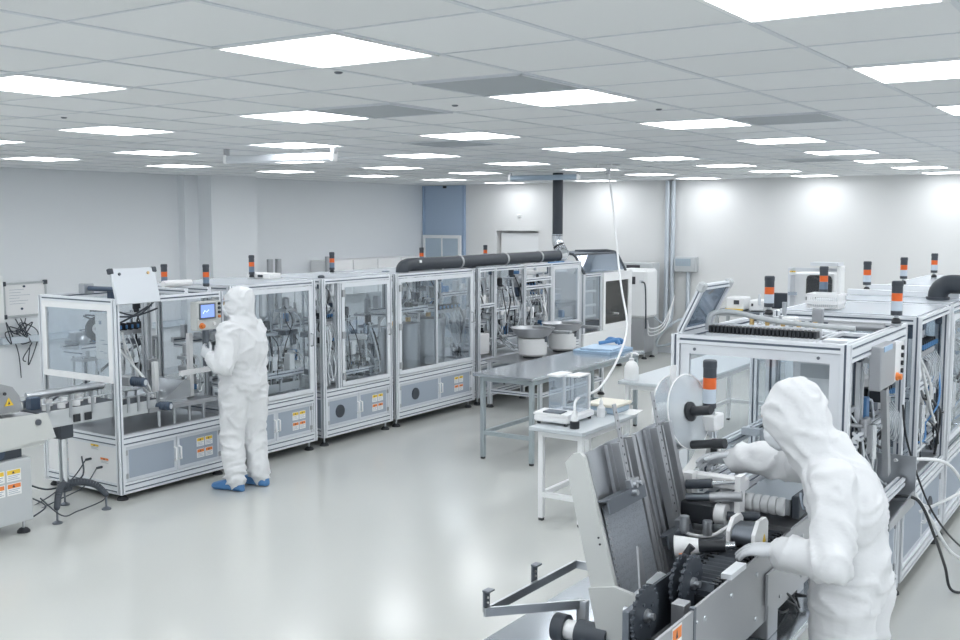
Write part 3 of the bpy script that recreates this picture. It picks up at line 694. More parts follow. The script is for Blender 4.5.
station(M1, -7.55, 5.9, .74, 77, .7); station(M1, -7.15, 6.1, .76, 78, .3, .14); dk = MB().lathe([(.105, 0), (.105, .012), (.03, .013), (.03, .03)], (-7.35, 5.36, 1.38), (.75, -.55, .1), n=26).build('film_spool', 'black', M1); MB().lathe([(.05, .014), (.05, .018), (.001, .019)], (-7.35, 5.36, 1.38), (.75, -.55, .1), n=20).build('spool_core', 'paper', dk)
press(M1, -7.55, 5.36, .60, .5, .16); manifold(M1, -7.4, 5.5, 5.85, 1.3); shelf(M1, -7.7, -7.45, 5.25, 5.7, 1.22, 4, 6)
hoses(M1, (-7.3, 5.5, 1.3), (-7.05, 5.65, .78), 3, .05, .009, 'hose_white', 2); hoses(M1, (-7.4, 5.3, 1.5), (-7.2, 5.8, 1.55), 3, .08, .008, 'charcoal', 4)
pn = MB().box((-7.2, 5.22, 1.16), (-7.02, 5.225, 1.53)).build('instruction_sheet', 'paper', M1, 'white instruction sheet taped inside the end door')
q = MB()
for a_, b2, c_, d_ in ((.05, .28, .03, .03), (.06, .15, .05, .006), (.09, .12, .06, .006), (.05, .06, .04, .004), (.1, .05, .04, .004)): q.box((-7.2+a_, 5.217, 1.16+b2), (-7.2+a_+c_, 5.2205, 1.16+b2+d_))
q.build('sheet_print', 'panel', pn)
for k in range(2): sticker(M1, (-7.25+.12*k, y0+.012-.001, .42-.10*k), (1, 0, 0), (0, 0, 1), .11, .05, ('yellow', 'orange')[k], (0, -1, 0))
for k in range(2):
    c0 = V((-7.25+.14*k, y0+.01, .34-.05*k)); MB().cyl(c0, c0+V((0, -.05, 0)), .010, n=10).build('plug', 'charcoal', M1)
    MB().tube(spline([c0+V((0, -.05, 0)), c0+V((-.05, -.14, -.14)), c0+V((-.14, -.3, -.27+.05*k)), V((-7.35+.1*k, 4.6, .01))], 8), .005, n=6).build('power_lead', 'charcoal', M1)

for ch in list(M1.children):                        # this machine sits a little lower than its neighbours
    if not ch.name.startswith('leveling_foot'):
        for q in [ch]+list(ch.children):
            for v_ in q.data.vertices: v_.co.z -= .036
# machines 2 - 4
def guarded(lab, y0, y1, fan, spans, top='roof_sheet', split=None, stick=True):
    M = thing('assembly_machine', lab, 'machine', ((XF+XK)/2, (y0+y1)/2, 0), G_LINE)
    base(M, XK, XF, y0, y1, fan=fan, split=split, stick=stick)
    enclosure(M, XK, XF, y0, y1, ZD, ZT, top=top)
    for a, c, kind in spans:
        if kind == 'door': gdoor(M, 'x', XF-.008, a, c, ZD+.01, ZT-.05, .042, hinge=a+.02, handle=c-.02)
    pane(M, 'x', XK+.02, y0+.05, y1-.05, ZD, ZT-.05)
    return M
M2 = guarded('glazed machine with a white box on its roof, second of the left line', 6.36, 7.45, None, [(6.41, 7.40, 'door')])
tower(M2, -7.54, 7.27, ZT+.005, False)
bx = MB().box((-7.62, 7.33-.05, ZT+.006), (-7.3, 7.43, ZT+.06), 0, .006).build('roof_box', 'white_plastic', M2); MB().box((-7.46, 7.27, ZT+.02), (-7.40, 7.281, ZT+.045)).build('roof_box_plug', 'charcoal', bx)
press(M2, -7.25, 7.2, .6, .5, .2); linear_unit(M2, -7.45, 6.6, .57, 1.55, .5); linear_unit(M2, -7.3, 6.95, .57, 1.4, .4)
drum(M2, -7.2, 6.62, 1.2, .075, .22); MB().box((-7.4, 6.48, 1.15), (-7.0, 6.85, 1.2)).box((-7.2, 6.5, .57), (-7.1, 6.6, 1.15)).build('feed_bracket', 'steel_soft', M2); gear_motor(M2, (-7.1, 6.75, 1.02), (.1, 1, 0), .045, .17)
MB().cyl((-7.1, 6.95, 1.02), (-7.1, 7.35, 1.0), .02, n=12).build('drive_shaft', 'white_plastic', M2)
shelf(M2, -7.3, -7.0, 6.5, 7.38, .78, 11, 9); shelf(M2, -7.75, -7.55, 6.45, 7.35, 1.12, 12, 8); station(M2, -7.08, 7.0, .6, 61); station(M2, -7.35, 6.75, .6, 62, .7); station(M2, -7.12, 7.3, .85, 63, .5); conveyor(M2, (-7.05, 6.45), (-7.05, 7.38), .16, .70, .08, 'inner_conveyor')
hoses(M2, (-7.0, 6.55, .95), (-6.95, 6.6, .62), 4, .05, .008, 'hose_clear', 5); hoses(M2, (-7.05, 7.2, .9), (-7.0, 7.3, .6), 4, -.1, .008, 'hose_clear', 6); manifold(M2, -7.5, 6.6, 7.1, .95)
M3 = guarded('glazed machine with a narrow open bay beside its door, third of the left line', 7.55, 8.63, 0, [(7.83, 8.59, 'door')])
frame(M3, [((XF-.0225, 7.795, ZD), (XF-.0225, 7.795, ZT-.045))], name='bay_post')
tower(M3, -7.5, 8.4, ZT+.005, False)
linear_unit(M3, -7.0, 7.68, .58, 1.55, .62, 1, .07); manifold(M3, -6.98, 7.6, 7.78, 1.22, 5); press(M3, -7.08, 7.7, .6, .38, .15); manifold(M3, -6.97, 7.6, 7.78, .98, 6)
hoses(M3, (-6.93, 7.66, 1.2), (-6.93, 7.72, .62), 6, .02, .008, 'hose_clear', 8); hoses(M3, (-6.95, 7.62, 1.3), (-6.93, 7.76, .95), 4, .1, .006, 'black', 9)
turntable(M3, -7.3, 8.28, .95, .2); MB().cyl((-7.3, 8.28, .565), (-7.3, 8.28, .95), .09, n=24).build('pedestal', 'steel_soft', M3)
MB().lathe([(.04, 0), (.07, .02), (.07, .12), (.04, .2), (.018, .22), (.018, .34)], (-7.3, 8.28, 1.24), n=22).build('head_unit', 'steel_soft', M3)
station(M3, -7.1, 8.15, .6, 64, .6); station(M3, -7.05, 8.45, .6, 65, .5); station(M3, -7.5, 8.0, .6, 66, .9); station(M3, -7.02, 7.70, 1.25, 67, .3, .12); linear_unit(M3, -7.15, 7.98, .57, 1.3, .55); shelf(M3, -7.25, -7.0, 7.9, 8.55, .68, 14, 6); robot(M3, -7.1, 8.05, .72); shelf(M3, -7.78, -7.55, 7.65, 8.5, 1.15, 15, 8)
hoses(M3, (-7.05, 8.35, .85), (-6.98, 8.45, .6), 4, -.12, .009, 'hose_clear', 10); press(M3, -7.1, 8.4, .6, .22, .14)
M4 = guarded('glazed machine with steel drums behind its double pane, fourth of the left line', 8.70, 10.20, 0, [(8.75, 10.15, 'door')], split=9.5)
frame(M4, [((XF-.006, 9.43, ZD+.05), (XF-.006, 9.43, ZT-.09))], .03, name='door_mullion')
drum(M4, -7.15, 8.95, .58, .13, .46); drum(M4, -7.15, 9.27, .58, .13, .48); drum(M4, -7.2, 9.72, .58, .19, .50); drum(M4, -7.55, 10.0, .58, .13, .4)
shelf(M4, -7.3, -7.0, 8.78, 9.42, 1.25, 21, 7); shelf(M4, -7.5, -7.2, 9.5, 10.1, 1.2, 22, 6); linear_unit(M4, -7.25, 9.0, 1.27, 1.58, .5); linear_unit(M4, -7.45, 9.85, .57, 1.55, .5); linear_unit(M4, -7.3, 10.05, .57, 1.5, .6)
station(M4, -7.15, 9.15, 1.27, 68, .28, .2); station(M4, -7.3, 9.8, 1.22, 69, .3); station(M4, -7.05, 10.03, .6, 70, .6, .14); press(M4, -7.6, 9.1, .6, .55, .22); manifold(M4, -7.0, 9.6, 10.05, 1.16); hoses(M4, (-7.0, 9.9, 1.15), (-6.95, 10.08, .65), 4, .05, .009, 'hose_clear', 23)
# machine 5: open frame
M5 = thing('assembly_machine', 'long open frame machine under the dark duct, fifth of the left line', 'machine', ((XF+XK)/2, 11.5, 0), G_LINE)
y0, y1 = 10.28, 12.86
base(M5, XK, XF, y0, y1, split=11.5, stick=False); enclosure(M5, XK, XF, y0, y1, ZD, ZT, posts=(10.66, 11.36, 12.04), top=None)
gdoor(M5, 'x', XF-.008, 12.07, 12.80, ZD+.25, ZT-.05, .04)
pane(M5, 'x', XK+.02, y0+.05, y1-.05, ZD, ZT-.05)
frame(M5, [((XF-.0225, y0+.045, 1.2), (XF-.0225, 10.64, 1.2)), ((XF-.3, 10.68, 1.15), (XF-.3, 12.0, 1.15)), ((XF-.0225, 11.38, 1.46), (XF-.0225, 12.02, 1.46)), ((XF-.0225, 11.38, 1.36), (XF-.0225, 12.02, 1.36)), ((XF-.4, 11.0, ZD), (XF-.4, 11.0, 1.6)), ((XF-.3, 11.7, ZD), (XF-.3, 11.7, 1.6))], name='inner_frame')
shelf(M5, -7.3, -7.0, 10.33, 10.62, .98, 31, 4); shelf(M5, -7.3, -6.95, 10.7, 11.32, 1.12, 32, 8); shelf(M5, -7.2, -6.95, 11.4, 12.0, 1.22, 33, 7); shelf(M5, -7.3, -7.0, 10.7, 12.0, .75, 34, 10); shelf(M5, -7.75, -7.5, 10.4, 12.5, 1.3, 35, 12)
linear_unit(M5, -7.1, 10.45, 1.22, 1.6, .5); linear_unit(M5, -7.05, 10.85, .6, 1.55, .7); press(M5, -7.2, 11.15, .6, .35, .2); press(M5, -7.15, 11.75, .7, .35, .2); robot(M5, -7.1, 11.5, 1.24); manifold(M5, -6.98, 11.42, 11.95, 1.32, 8)
station(M5, -7.05, 10.5, 1.0, 71, .5, .2); station(M5, -7.0, 10.95, .77, 72, .6); station(M5, -7.05, 11.3, .77, 73, .7); station(M5, -6.98, 11.55, .77, 74, .42); station(M5, -7.0, 11.85, .77, 75, .6); station(M5, -7.5, 11.1, .6, 76, .9); MB().box((-7.05, 10.33, .6), (-6.92, 10.6, .85), 0, .01).build('white_cover', 'white_plastic', M5)
hoses(M5, (-6.93, 11.9, 1.5), (-6.9, 11.8, .7), 4, .02, .012, 'hose_white', 36); hoses(M5, (-7.0, 10.8, 1.0), (-6.9, 11.3, .6), 5, .15, .008, 'hose_clear', 37); hoses(M5, (-6.9, 10.5, .5), (-6.85, 11.2, .35), 2, .25, .01, 'black', 38)
MB().box((-7.6, 12.2, ZD+.1), (-7.1, 12.7, 1.2), 0, .01).build('inner_cabinet', 'panel_light', M5); linear_unit(M5, -7.05, 12.3, .8, 1.5, .4); shelf(M5, -7.1, -6.95, 12.15, 12.75, .86, 39, 5)
tower(M5, -7.84, 10.45, ZT, False); tower(M5, -7.84, 11.9, ZT, False)
MB().box((-6.915, 12.0, ZT), (-6.885, 12.4, ZT+.015)).build('roof_strip', 'blue', M5)
# duct over machines 4 and 5, and up to the ceiling
du = thing('exhaust_duct', 'dark exhaust duct lying along the left line and turning down into it', 'duct', (-7.0, 9.0, 1.74))
pts = [(-7.0, 8.98, 1.664), (-7.0, 8.98, 1.68)]+[(-7.0, 8.98+.12*(1-math.cos(a)), 1.685+.055*math.sin(a)) for a in [PI/2*k/8 for k in range(1, 9)]]+[(-7.0, 10.5, 1.74), (-7.0, 12.45, 1.74)]
MB().tube(pts, .073, n=22).build('pipe', 'duct', du)
r_ = MB()
for y in (10.05, 11.05, 11.9): r_.cyl((-7.0, y-.018, 1.74), (-7.0, y+.018, 1.74), .08, n=22)
r_.build('pipe_clamp', 'steel_soft', du); MB().box((-6.935, 9.2, 1.76), (-6.92, 9.23, 1.79)).build('clip', 'paper', du)
MB().cyl((-7.0, 12.40, 1.74), (-7.0, 12.56, 1.745), .085, n=22).build('end_coupling', 'chrome', du)
st = MB()
for y in (9.7, 11.5, 12.3): st.box((-7.03, y-.02, ZT+.007), (-6.97, y+.02, 1.69))
st.build('support', 'steel_soft', du)
ud = thing('riser_duct', 'dark vertical duct from the ceiling with a silver flexible elbow', 'duct', (-7.1, 12.7, CEIL))
MB().tube([(-7.14, 12.66, CEIL-.003), (-7.14, 12.66, 2.4), (-7.14, 12.66, 2.0)], .072, n=20).build('pipe', 'duct', ud)
pts = spline([(-7.14, 12.66, 2.02), (-7.14, 12.66, 1.92), (-7.10, 12.66, 1.84), (-7.03, 12.63, 1.77), (-7.0, 12.565, 1.745)], 12); b = MB(); b.tube(pts, .07, n=20)
for k in range(0, len(pts)-1, 3):
    d_ = (pts[k+1]-pts[k]).normalized(); b.cyl(pts[k]-d_*.006, pts[k]+d_*.006, .079, n=20)
b.build('flexible_elbow', 'chrome', ud); b = MB(); b.cyl((-7.125, 12.66, 1.875), (-7.11, 12.66, 1.85), .082, n=20); b.build('hose_band', 'black', ud)

# bowl feeders on their stand
bs = thing('feeder_stand', 'low aluminium stand carrying the two bowl feeders', 'stand', (-6.4, 11.05, 0))
frame(bs, [((x, y, .04), (x, y, .55)) for x in (-6.72, -6.03) for y in (10.3, 11.05, 11.85)]+[((x, 10.3, z), (x, 11.85, z)) for x in (-6.72, -6.03) for z in (.53, .2)]+[((-6.7, y, .2), (-6.05, y, .2)) for y in (10.3, 11.85)], name='frame')
MB().box((-6.76, 10.25, .553), (-5.99, 11.9, .575)).build('top_plate', 'steel_soft', bs)
for x in (-6.72, -6.03):
    for y in (10.3, 11.05, 11.85): foot(bs, x, y, .05)
def bowl(x, y, z, lab):
    t = thing('bowl_feeder', lab, 'bowl feeder', (x, y, z), 'vibratory bowl feeders')
    MB().lathe([(.15, 0), (.17, .02), (.175, .21)], (x, y, z+.03), n=32).build('white_drum', 'white_plastic', t); MB().cyl((x, y, z), (x, y, z+.03), .12, n=24).build('plinth', 'black', t)
    MB().lathe([(.16, .245), (.17, .25), (.21, .285), (.265, .36), (.27, .365), (.255, .36), (.2, .30), (.05, .27), (.001, .268)], (x, y, z), n=36).build('bowl', 'steel_soft', t)
    sp = [(x+(.13+.11*k/50)*math.cos(k*.3), y+(.13+.11*k/50)*math.sin(k*.3), z+.285+.07*k/50) for k in range(50)]
    MB().tube(sp, .008, n=6).build('spiral_track', 'steel', t); MB().box((x+.16, y+.1, z+.30), (x+.45, y+.17, z+.335), 0, .005).build('outlet_track', 'steel_soft', t)
    MB().box((x-.2, y-.01, z+.25), (x-.15, y+.01, z+.3)).box((x+.15, y-.01, z+.2), (x+.2, y+.01, z+.27)).build('clamp', 'steel_dark', t)
bowl(-6.38, 10.72, .575, 'vibratory bowl feeder on a white drum, the nearer of two'); bowl(-6.36, 11.42, .575, 'vibratory bowl feeder on a white drum, farther of two by the glazed door')

# machine 6 with the tilted hood, and the white box cabinet
M6 = thing('inspection_machine', 'white machine with smoked window and tilted clear hood beyond the glazed line', 'machine', (-7.3, 13.7, 0))
MB().box((-7.85, 12.95, .1), (-6.87, 14.5, .62), 0, .01).build('base', 'white', M6)
MB().box((-7.85, 13.55, .62), (-7.0, 14.5, 1.46), 0, .01).build('housing', 'white', M6)
q = MB(); q.box((-7.0, 13.55, .62), (-6.87, 13.62, 1.46)).box((-7.0, 14.38, .62), (-6.87, 14.5, 1.46)).box((-7.0, 13.62, 1.33), (-6.87, 14.38, 1.46)).box((-7.0, 13.62, .62), (-6.87, 14.38, .7)); q.build('window_surround', 'white', M6)
MB().box((-6.90, 13.62, .7), (-6.885, 14.38, 1.33)).build('smoked_window', 'smoked', M6)
shelf(M6, -6.97, -6.93, 13.66, 14.34, .8, 44, 6); MB().box((-6.995, 13.64, .72), (-6.99, 14.36, 1.32)).build('rear_sheet', 'beige', M6)
for x in (-7.7, -6.9): frame(M6, [((x, y, .62), (x, y, 1.46)) for y in (12.98, 13.5)]+[((x, 12.98, 1.44), (x, 13.5, 1.44))], name='bay_frame')
pane(M6, 'x', -6.9, 13.0, 13.48, .8, 1.42); r = MB()
for z in (.84, 1.0, 1.2, 1.38): r.cyl((-6.96, 13.03, z), (-6.96, 13.46, z), .02, n=12)
r.build('web_roller', 'white_plastic', M6); MB().box((-7.0, 13.05, .84), (-6.99, 13.45, 1.38)).build('film_web', 'panel_light', M6); MB().box((-7.4, 13.0, .64), (-6.9, 13.48, .78)).build('roller_housing', 'charcoal', M6)
MB().cyl((-7.1, 12.99, 1.54), (-7.1, 13.5, 1.54), .075, n=22).build('film_roll', 'white_plastic', M6)
h0 = [V((-6.88, 12.95, 1.48)), V((-6.88, 13.0, 1.78)), V((-7.2, 13.05, 1.86))]
b = MB()
for y, dy in ((12.98, 0), (14.3, 0)): b.tube([(-6.88, y, 1.46), (-7.02, y, 1.70), (-7.07, y, 1.74), (-7.2, y, 1.76), (-7.75, y, 1.74)], .02, n=8)
b.tube([(-7.05, 12.98, 1.73), (-7.05, 13.6, 1.73), (-7.05, 14.3, 1.73)], .016); b.build('hood_frame', 'charcoal', M6)
b = MB(); b.prism([(-6.89, 12.98, 1.48), (-6.89, 14.3, 1.48), (-7.05, 14.3, 1.73), (-7.05, 12.98, 1.73)], (0, 0, .006)); b.prism([(-7.05, 12.98, 1.74), (-7.05, 14.3, 1.74), (-7.75, 14.3, 1.74), (-7.75, 12.98, 1.74)], (0, 0, .006)); b.build('hood_glass', 'lidglass', M6)
for y in (13.1, 14.35):
    for x in (-7.7, -7.0): foot(M6, x, y, .1)
WB = thing('white_cabinet', 'white boxy cabinet with a small dark display beyond the tilted hood', 'cabinet', (-7.1, 15.35, 0))
MB().box((-7.42, 15.15, .66), (-6.93, 15.6, 1.44), 0, .04).build('body', 'white', WB); MB().box((-7.42, 15.145, .66), (-7.36, 15.16, 1.44)).build('side_strip', 'grey_paint', WB)
MB().box((-7.2, 15.14, 1.2), (-7.12, 15.152, 1.32)).build('display', 'ink', WB); MB().box((-7.04, 15.13, 1.22), (-6.98, 15.152, 1.27)).build('socket', 'panel_light', WB)
MB().box((-7.40, 15.2, .1), (-6.98, 15.58, .66)).build('lower_case', 'steel_soft', WB); MB().tube(spline([(-7.0, 15.13, 1.24), (-6.93, 15.1, 1.2), (-6.92, 15.12, .9), (-6.93, 15.15, .5)], 8), .012).build('cable', 'charcoal', WB)
for x in (-7.36, -6.99): foot(WB, x, 15.24, .1); foot(WB, x, 15.54, .1)
RP = thing('tall_cabinet', 'tall grey steel cabinet just behind the white boxy one', 'cabinet', (-7.2, 15.75, 0))
MB().box((-7.6, 15.66, .0), (-7.05, 15.93, 1.52), 0, .01).build('body', 'grey_paint', RP); MB().box((-7.52, 15.648, 1.36), (-7.28, 15.662, 1.48)).build('dark_window', 'ink', RP)
# white hoses from the cabinet to the wall pipes
for k in range(3): pipe_thing('air_hose', spline([(-6.97, 15.3, .62-.03*k), (-6.9, 15.25, .5-.06*k), (-6.8+.03*k, 15.5, .55-.02*k), (-6.83+.02*k, 15.95, .85+.07*k)], 8), .009, 'hose_white', f'white hose from the boxy cabinet up to the wall pipes, {("lowest","middle","topmost")[k]} of three', 'hose', 'white hoses at the wall pipes', 6)
# ------------------------------------------------------------------ tables and what stands on them
def table(name, lab, x0, x1, y0, y1, z, leg, top, rail=None, lw=.04, edge=.03):
    t = thing(name, lab, 'table', ((x0+x1)/2, (y0+y1)/2, 0))
    MB().box((x0, y0, z-edge), (x1, y1, z), 0, .004).build('tabletop', top, t)
    for x in (x0+.06, x1-.06):
        for y in (y0+.09, y1-.09):
            MB().box((x-lw/2, y-lw/2, .02), (x+lw/2, y+lw/2, z-edge), 0, .003).box((x-lw/2+.004, y-lw/2+.004, 0), (x+lw/2-.004, y+lw/2-.004, .02), 1).build('leg', (leg, 'black'), t)
    b = MB(); r = lw*.45
    for y in (y0+.09, y1-.09): b.box((x0+.08, y-r, z-edge-.05), (x1-.08, y+r, z-edge))
    for x in (x0+.06, x1-.06): b.box((x-r, y0+.11, z-edge-.05), (x+r, y1-.11, z-edge))
    b.build('apron', leg, t)
    if rail:
        b = MB()
        for y in (y0+.09, y1-.09): b.box((x0+.08, y-r, rail-r), (x1-.08, y+r, rail+r))
        b.box((x0+.06-r, y0+.11, rail-r), (x0+.06+r, y1-.11, rail+r)); b.build('stretcher', leg, t)
    return t
MT['table_steel'] = mat('polished_table_steel', (.52, .56, .60), .16, .85, var=(2, .08))
MT['table_leg'] = mat('grey_table_leg', (.40, .455, .48), .4, .4)
MT['laminate'] = mat('pale_grey_laminate', (.56, .60, .63), .35)
table('steel_table', 'long polished steel table with grey legs in the aisle', -5.37, -4.72, 7.93, 10.3, .82, 'table_leg', 'table_steel', .25)
table('lab_table', 'small grey topped table on white legs holding the balance', -3.90, -3.45, 6.50, 7.42, .72, 'white', 'laminate', .2)
table('bench_table', 'long pale grey table behind the right machine with the soap dispenser on it', -4.12, -3.52, 8.42, 11.2, .79, 'white', 'laminate', .22)
# on the steel table
bt = thing('blue_folder', 'pale blue cardboard tray lying at the far end of the steel table', 'tray', (-5.05, 10.1, .82))
MB().box((-5.3, 9.75, .821), (-4.86, 10.3, .85)).build('tray', 'blue_pale', bt); MB().obox((-5.08, 10.02, .862), (1, .1, 0), (-.1, 1, 0), (0, 0, 1), (.36, .42, .012)).build('top_sheet', mat('light_blue_sheet', (.50, .64, .80), .6), bt)
gl = MB(); rr = random.Random(3)
for k in range(4): gl.tube(spline([(-5.12+rr.uniform(-.1, .14), 10.22+rr.uniform(-.06, .06), .885), (-5.08+rr.uniform(-.1, .1), 10.25, .93+rr.uniform(-.02, .02)), (-5.0+rr.uniform(-.1, .1), 10.28, .89)], 6), .019, n=8)
tag(gl.build('blue_gloves', 'blue', None, loc=(-5.05, 10.25, .87)), 'bright blue crumpled gloves heaped on the pale blue tray', 'gloves')
# on the small table: analytical balance, bottle, tub, papers
bal = thing('balance_scale', 'white laboratory balance with a clear draft shield on the small table', 'balance', (-3.78, 6.85, .72))
MB().box((-3.93, 6.62, .74), (-3.64, 7.05, .79), 0, .012).prism([(-3.93, 6.62, .79), (-3.64, 6.62, .79), (-3.64, 6.78, .80), (-3.93, 6.78, .80)], (0, 0, .015)).build('base', 'white_plastic', bal)
MB().box((-3.86, 6.64, .806), (-3.71, 6.74, .818)).build('display', 'steel_dark', bal)
MB().cyl((-3.785, 6.92, .79), (-3.785, 6.92, .81), .055, n=22).build('weighing_pan', 'steel', bal)
b = MB()
for x in (-3.9, -3.68): b.box((x-.002, 6.80, .79), (x+.002, 7.03, 1.06))
for y in (6.80, 7.03): b.box((-3.9, y-.002, .79), (-3.68, y+.002, 1.06))
b.build('draft_shield', 'acrylic', bal)
MB().box((-3.91, 6.79, 1.055), (-3.80, 6.99, 1.072), 0, .004).box((-3.78, 6.84, 1.055), (-3.67, 7.04, 1.068), 0, .004).box((-3.905, 7.015, .79), (-3.885, 7.04, 1.06)).box((-3.69, 7.015, .79), (-3.67, 7.04, 1.06)).build('shield_frame', 'white_plastic', bal)
for x in (-3.9, -3.67):
    for y in (6.65, 7.02): MB().cyl((x, y, .72), (x, y, .742), .014, n=12).build('foot', 'black', bal)
ad = thing('hose_nozzle', 'black and white nozzle at the lower end of the hanging hose', 'nozzle', (-3.58, 6.62, .72))
MB().lathe([(.035, 0), (.035, .05), (.028, .055)], (-3.58, 6.62, .72), n=18).build('black_collar', 'black', ad); MB().lathe([(.026, .055), (.022, .10), (.012, .13)], (-3.58, 6.62, .72), n=16).build('white_tip', 'white_plastic', ad)
hp = [(-3.58, 6.62, .845)]+[V(p) for p in HOSE]
pipe_thing('air_hose', spline(hp, 10), .011, 'hose_white', 'long white hose hanging from the ceiling down to the small table', 'hose')
bo = thing('squeeze_bottle', 'small white bottle standing beside the balance', 'bottle', (-3.62, 7.12, .72))
MB().lathe([(.030, 0), (.032, .01), (.032, .075), (.014, .095), (.012, .10)], (-3.62, 7.12, .72), n=18).build('body', 'white_plastic', bo); MB().lathe([(.015, .1), (.015, .118), (.005, .14), (.003, .155)], (-3.62, 7.12, .72), n=14).build('cap', 'white_plastic', bo)
tu = thing('storage_tub', 'pale blue tub with a cream lid at the far end of the small table', 'tub', (-3.68, 7.36, .72))
MB().box((-3.80, 7.24, .722), (-3.56, 7.50, .775), 0, .012).build('tub', mat('pale_blue_plastic', (.50, .62, .74), .4), tu); MB().box((-3.815, 7.225, .775), (-3.545, 7.515, .80), 0, .008).build('lid', mat('cream_plastic', (.80, .76, .66), .5), tu)
pp = MB().obox((-3.60, 7.42, .7215), (1, .15, 0), (-.15, 1, 0), (0, 0, 1), (.3, .24, .002)); tag(pp.build('paper_sheet', 'paper', None, loc=(-3.6, 7.42, .72)), 'white paper sheet under the cream lidded tub', 'paper')
hh = thing('hand_tool', 'grey hand tool lying between the balance and the tub', 'tool', (-3.66, 7.18, .72))
MB().obox((-3.70, 7.17, .738), (.9, .2, 0), (-.2, .9, 0), (0, 0, 1), (.18, .06, .032), 0, .01).build('body', 'grey_paint', hh); MB().obox((-3.79, 7.16, .738), (.9, .4, 0), (-.4, .9, 0), (0, 0, 1), (.05, .05, .03), 0, .008).build('tip', 'charcoal', hh)
# soap dispenser
sd = thing('pump_dispenser', 'white pump dispenser bottle on the long pale table', 'dispenser', (-4.03, 8.52, .79))
MB().loft([((-4.03, 8.52, .791), (.062, 0, 0), (0, .045, 0)), ((-4.03, 8.52, .80), (.066, 0, 0), (0, .05, 0)), ((-4.03, 8.52, .91), (.064, 0, 0), (0, .048, 0)), ((-4.03, 8.52, .95), (.045, 0, 0), (0, .035, 0)), ((-4.03, 8.52, .965), (.02, 0, 0), (0, .02, 0))], 0, 24, 2.6).build('bottle', 'white_plastic', sd)
MB().lathe([(.023, .172), (.023, .197), (.007, .2), (.007, .235), (.016, .237), (.016, .25)], (-4.03, 8.52, .79), n=16).tube([(-4.03, 8.52, 1.035), (-3.99, 8.52, 1.037), (-3.96, 8.52, 1.025)], .008).build('pump', 'white_plastic', sd)
# bench at the back wall with instruments
bn = table('wall_bench', 'dark topped bench against the back wall at right', -5.62, -4.3, 14.55, 15.2, .9, 'grey_paint', mat('dark_benchtop', (.16, .19, .22), .4), None, .05)
def instrument(x0, x1, y0, y1, h, lab, name='bench_instrument', cat='instrument', m='white', scr=None, z=.9):
    t = thing(name, lab, cat, ((x0+x1)/2, (y0+y1)/2, z)); MB().box((x0, y0, z+.012), (x1, y1, z+h), 0, .015).build('body', m, t)
    MB().box((x0+.02, y0+.02, z), (x1-.02, y1-.02, z+.012)).build('feet', 'black', t)
    if scr: MB().box((x0+scr[0], y0-.006, z+scr[2]), (x0+scr[1], y0+.004, z+scr[3])).build('display', 'ink', t)
    return t
i1 = instrument(-5.42, -5.16, 14.62, 14.95, .20, 'white bench instrument with a dark display, beside the raised lid', scr=(.12, .2, .1, .16)); MB().box((-5.42, 14.6, .912), (-5.16, 14.625, .935)).build('yellow_strip', 'yellow', i1)
i2 = instrument(-5.08, -4.86, 14.65, 14.95, .17, 'small white bench instrument with a black knob, middle of the back bench', scr=(.03, .06, .08, .12)); MB().cyl((-4.93, 14.65, 1.0), (-4.93, 14.65, 1.16), .02, n=10).build('column', 'panel_light', i2)
mo = thing('monitor', 'black monitor on the back bench behind a signal tower', 'monitor', (-4.62, 14.8, .9))
MB().obox((-4.62, 14.85, 1.06), (1, 0, 0), (0, .97, .25), (0, -.25, .97), (.40, .03, .24), 0, .008).build('screen', 'charcoal', mo); MB().box((-4.7, 14.8, .9), (-4.54, 14.95, .915)).box((-4.64, 14.87, .91), (-4.6, 14.9, 1.0)).build('stand', 'black', mo)
# instrument cabinet behind the right machines
ic = thing('test_cabinet', 'white test cabinet with a dark rounded window behind the right machines', 'cabinet', (-3.7, 13.4, 0))
MB().box((-4.05, 13.1, .0), (-3.40, 13.7, 1.0), 0, .01).box((-3.45, 13.1, 1.0), (-3.40, 13.3, 1.66), 0, .01).box((-4.05, 13.3, 1.0), (-3.53, 13.7, 1.55), 0, .01).build('body', 'white', ic)
b = MB(); b.prism([(-3.71+.16*math.copysign(min(1, abs(1.3*math.cos(a))), math.cos(a)), 13.295, 1.33+.20*math.copysign(min(1, abs(1.3*math.sin(a))), math.sin(a))) for a in [2*PI*k/32 for k in range(32)]], (0, -.02, 0)); b.build('window', 'smoked', ic)
b = MB(); b.prism([(-3.71+.15*math.copysign(min(1, abs(1.3*math.cos(a))), math.cos(a)), 13.298, 1.33+.19*math.copysign(min(1, abs(1.3*math.sin(a))), math.sin(a))) for a in [2*PI*k/32 for k in range(32)]], (0, -.006, 0)); b.build('window_liner', 'charcoal', ic)
MB().box((-4.05, 13.1, 1.0), (-4.02, 13.3, 1.62)).box((-4.05, 13.28, 1.58), (-3.40, 13.3, 1.62)).box((-3.76, 13.05, 1.66), (-3.42, 13.3, 1.70)).build('bracket_frame', 'panel_light', ic)
sticker(ic, (-4.03, 13.095, 1.54), (1, 0, 0), (0, 0, 1), .08, .05, 'yellow', (0, -1, 0)); MB().box((-4.04, 13.08, 1.28), (-3.93, 13.1, 1.32)).build('latch', 'panel', ic)

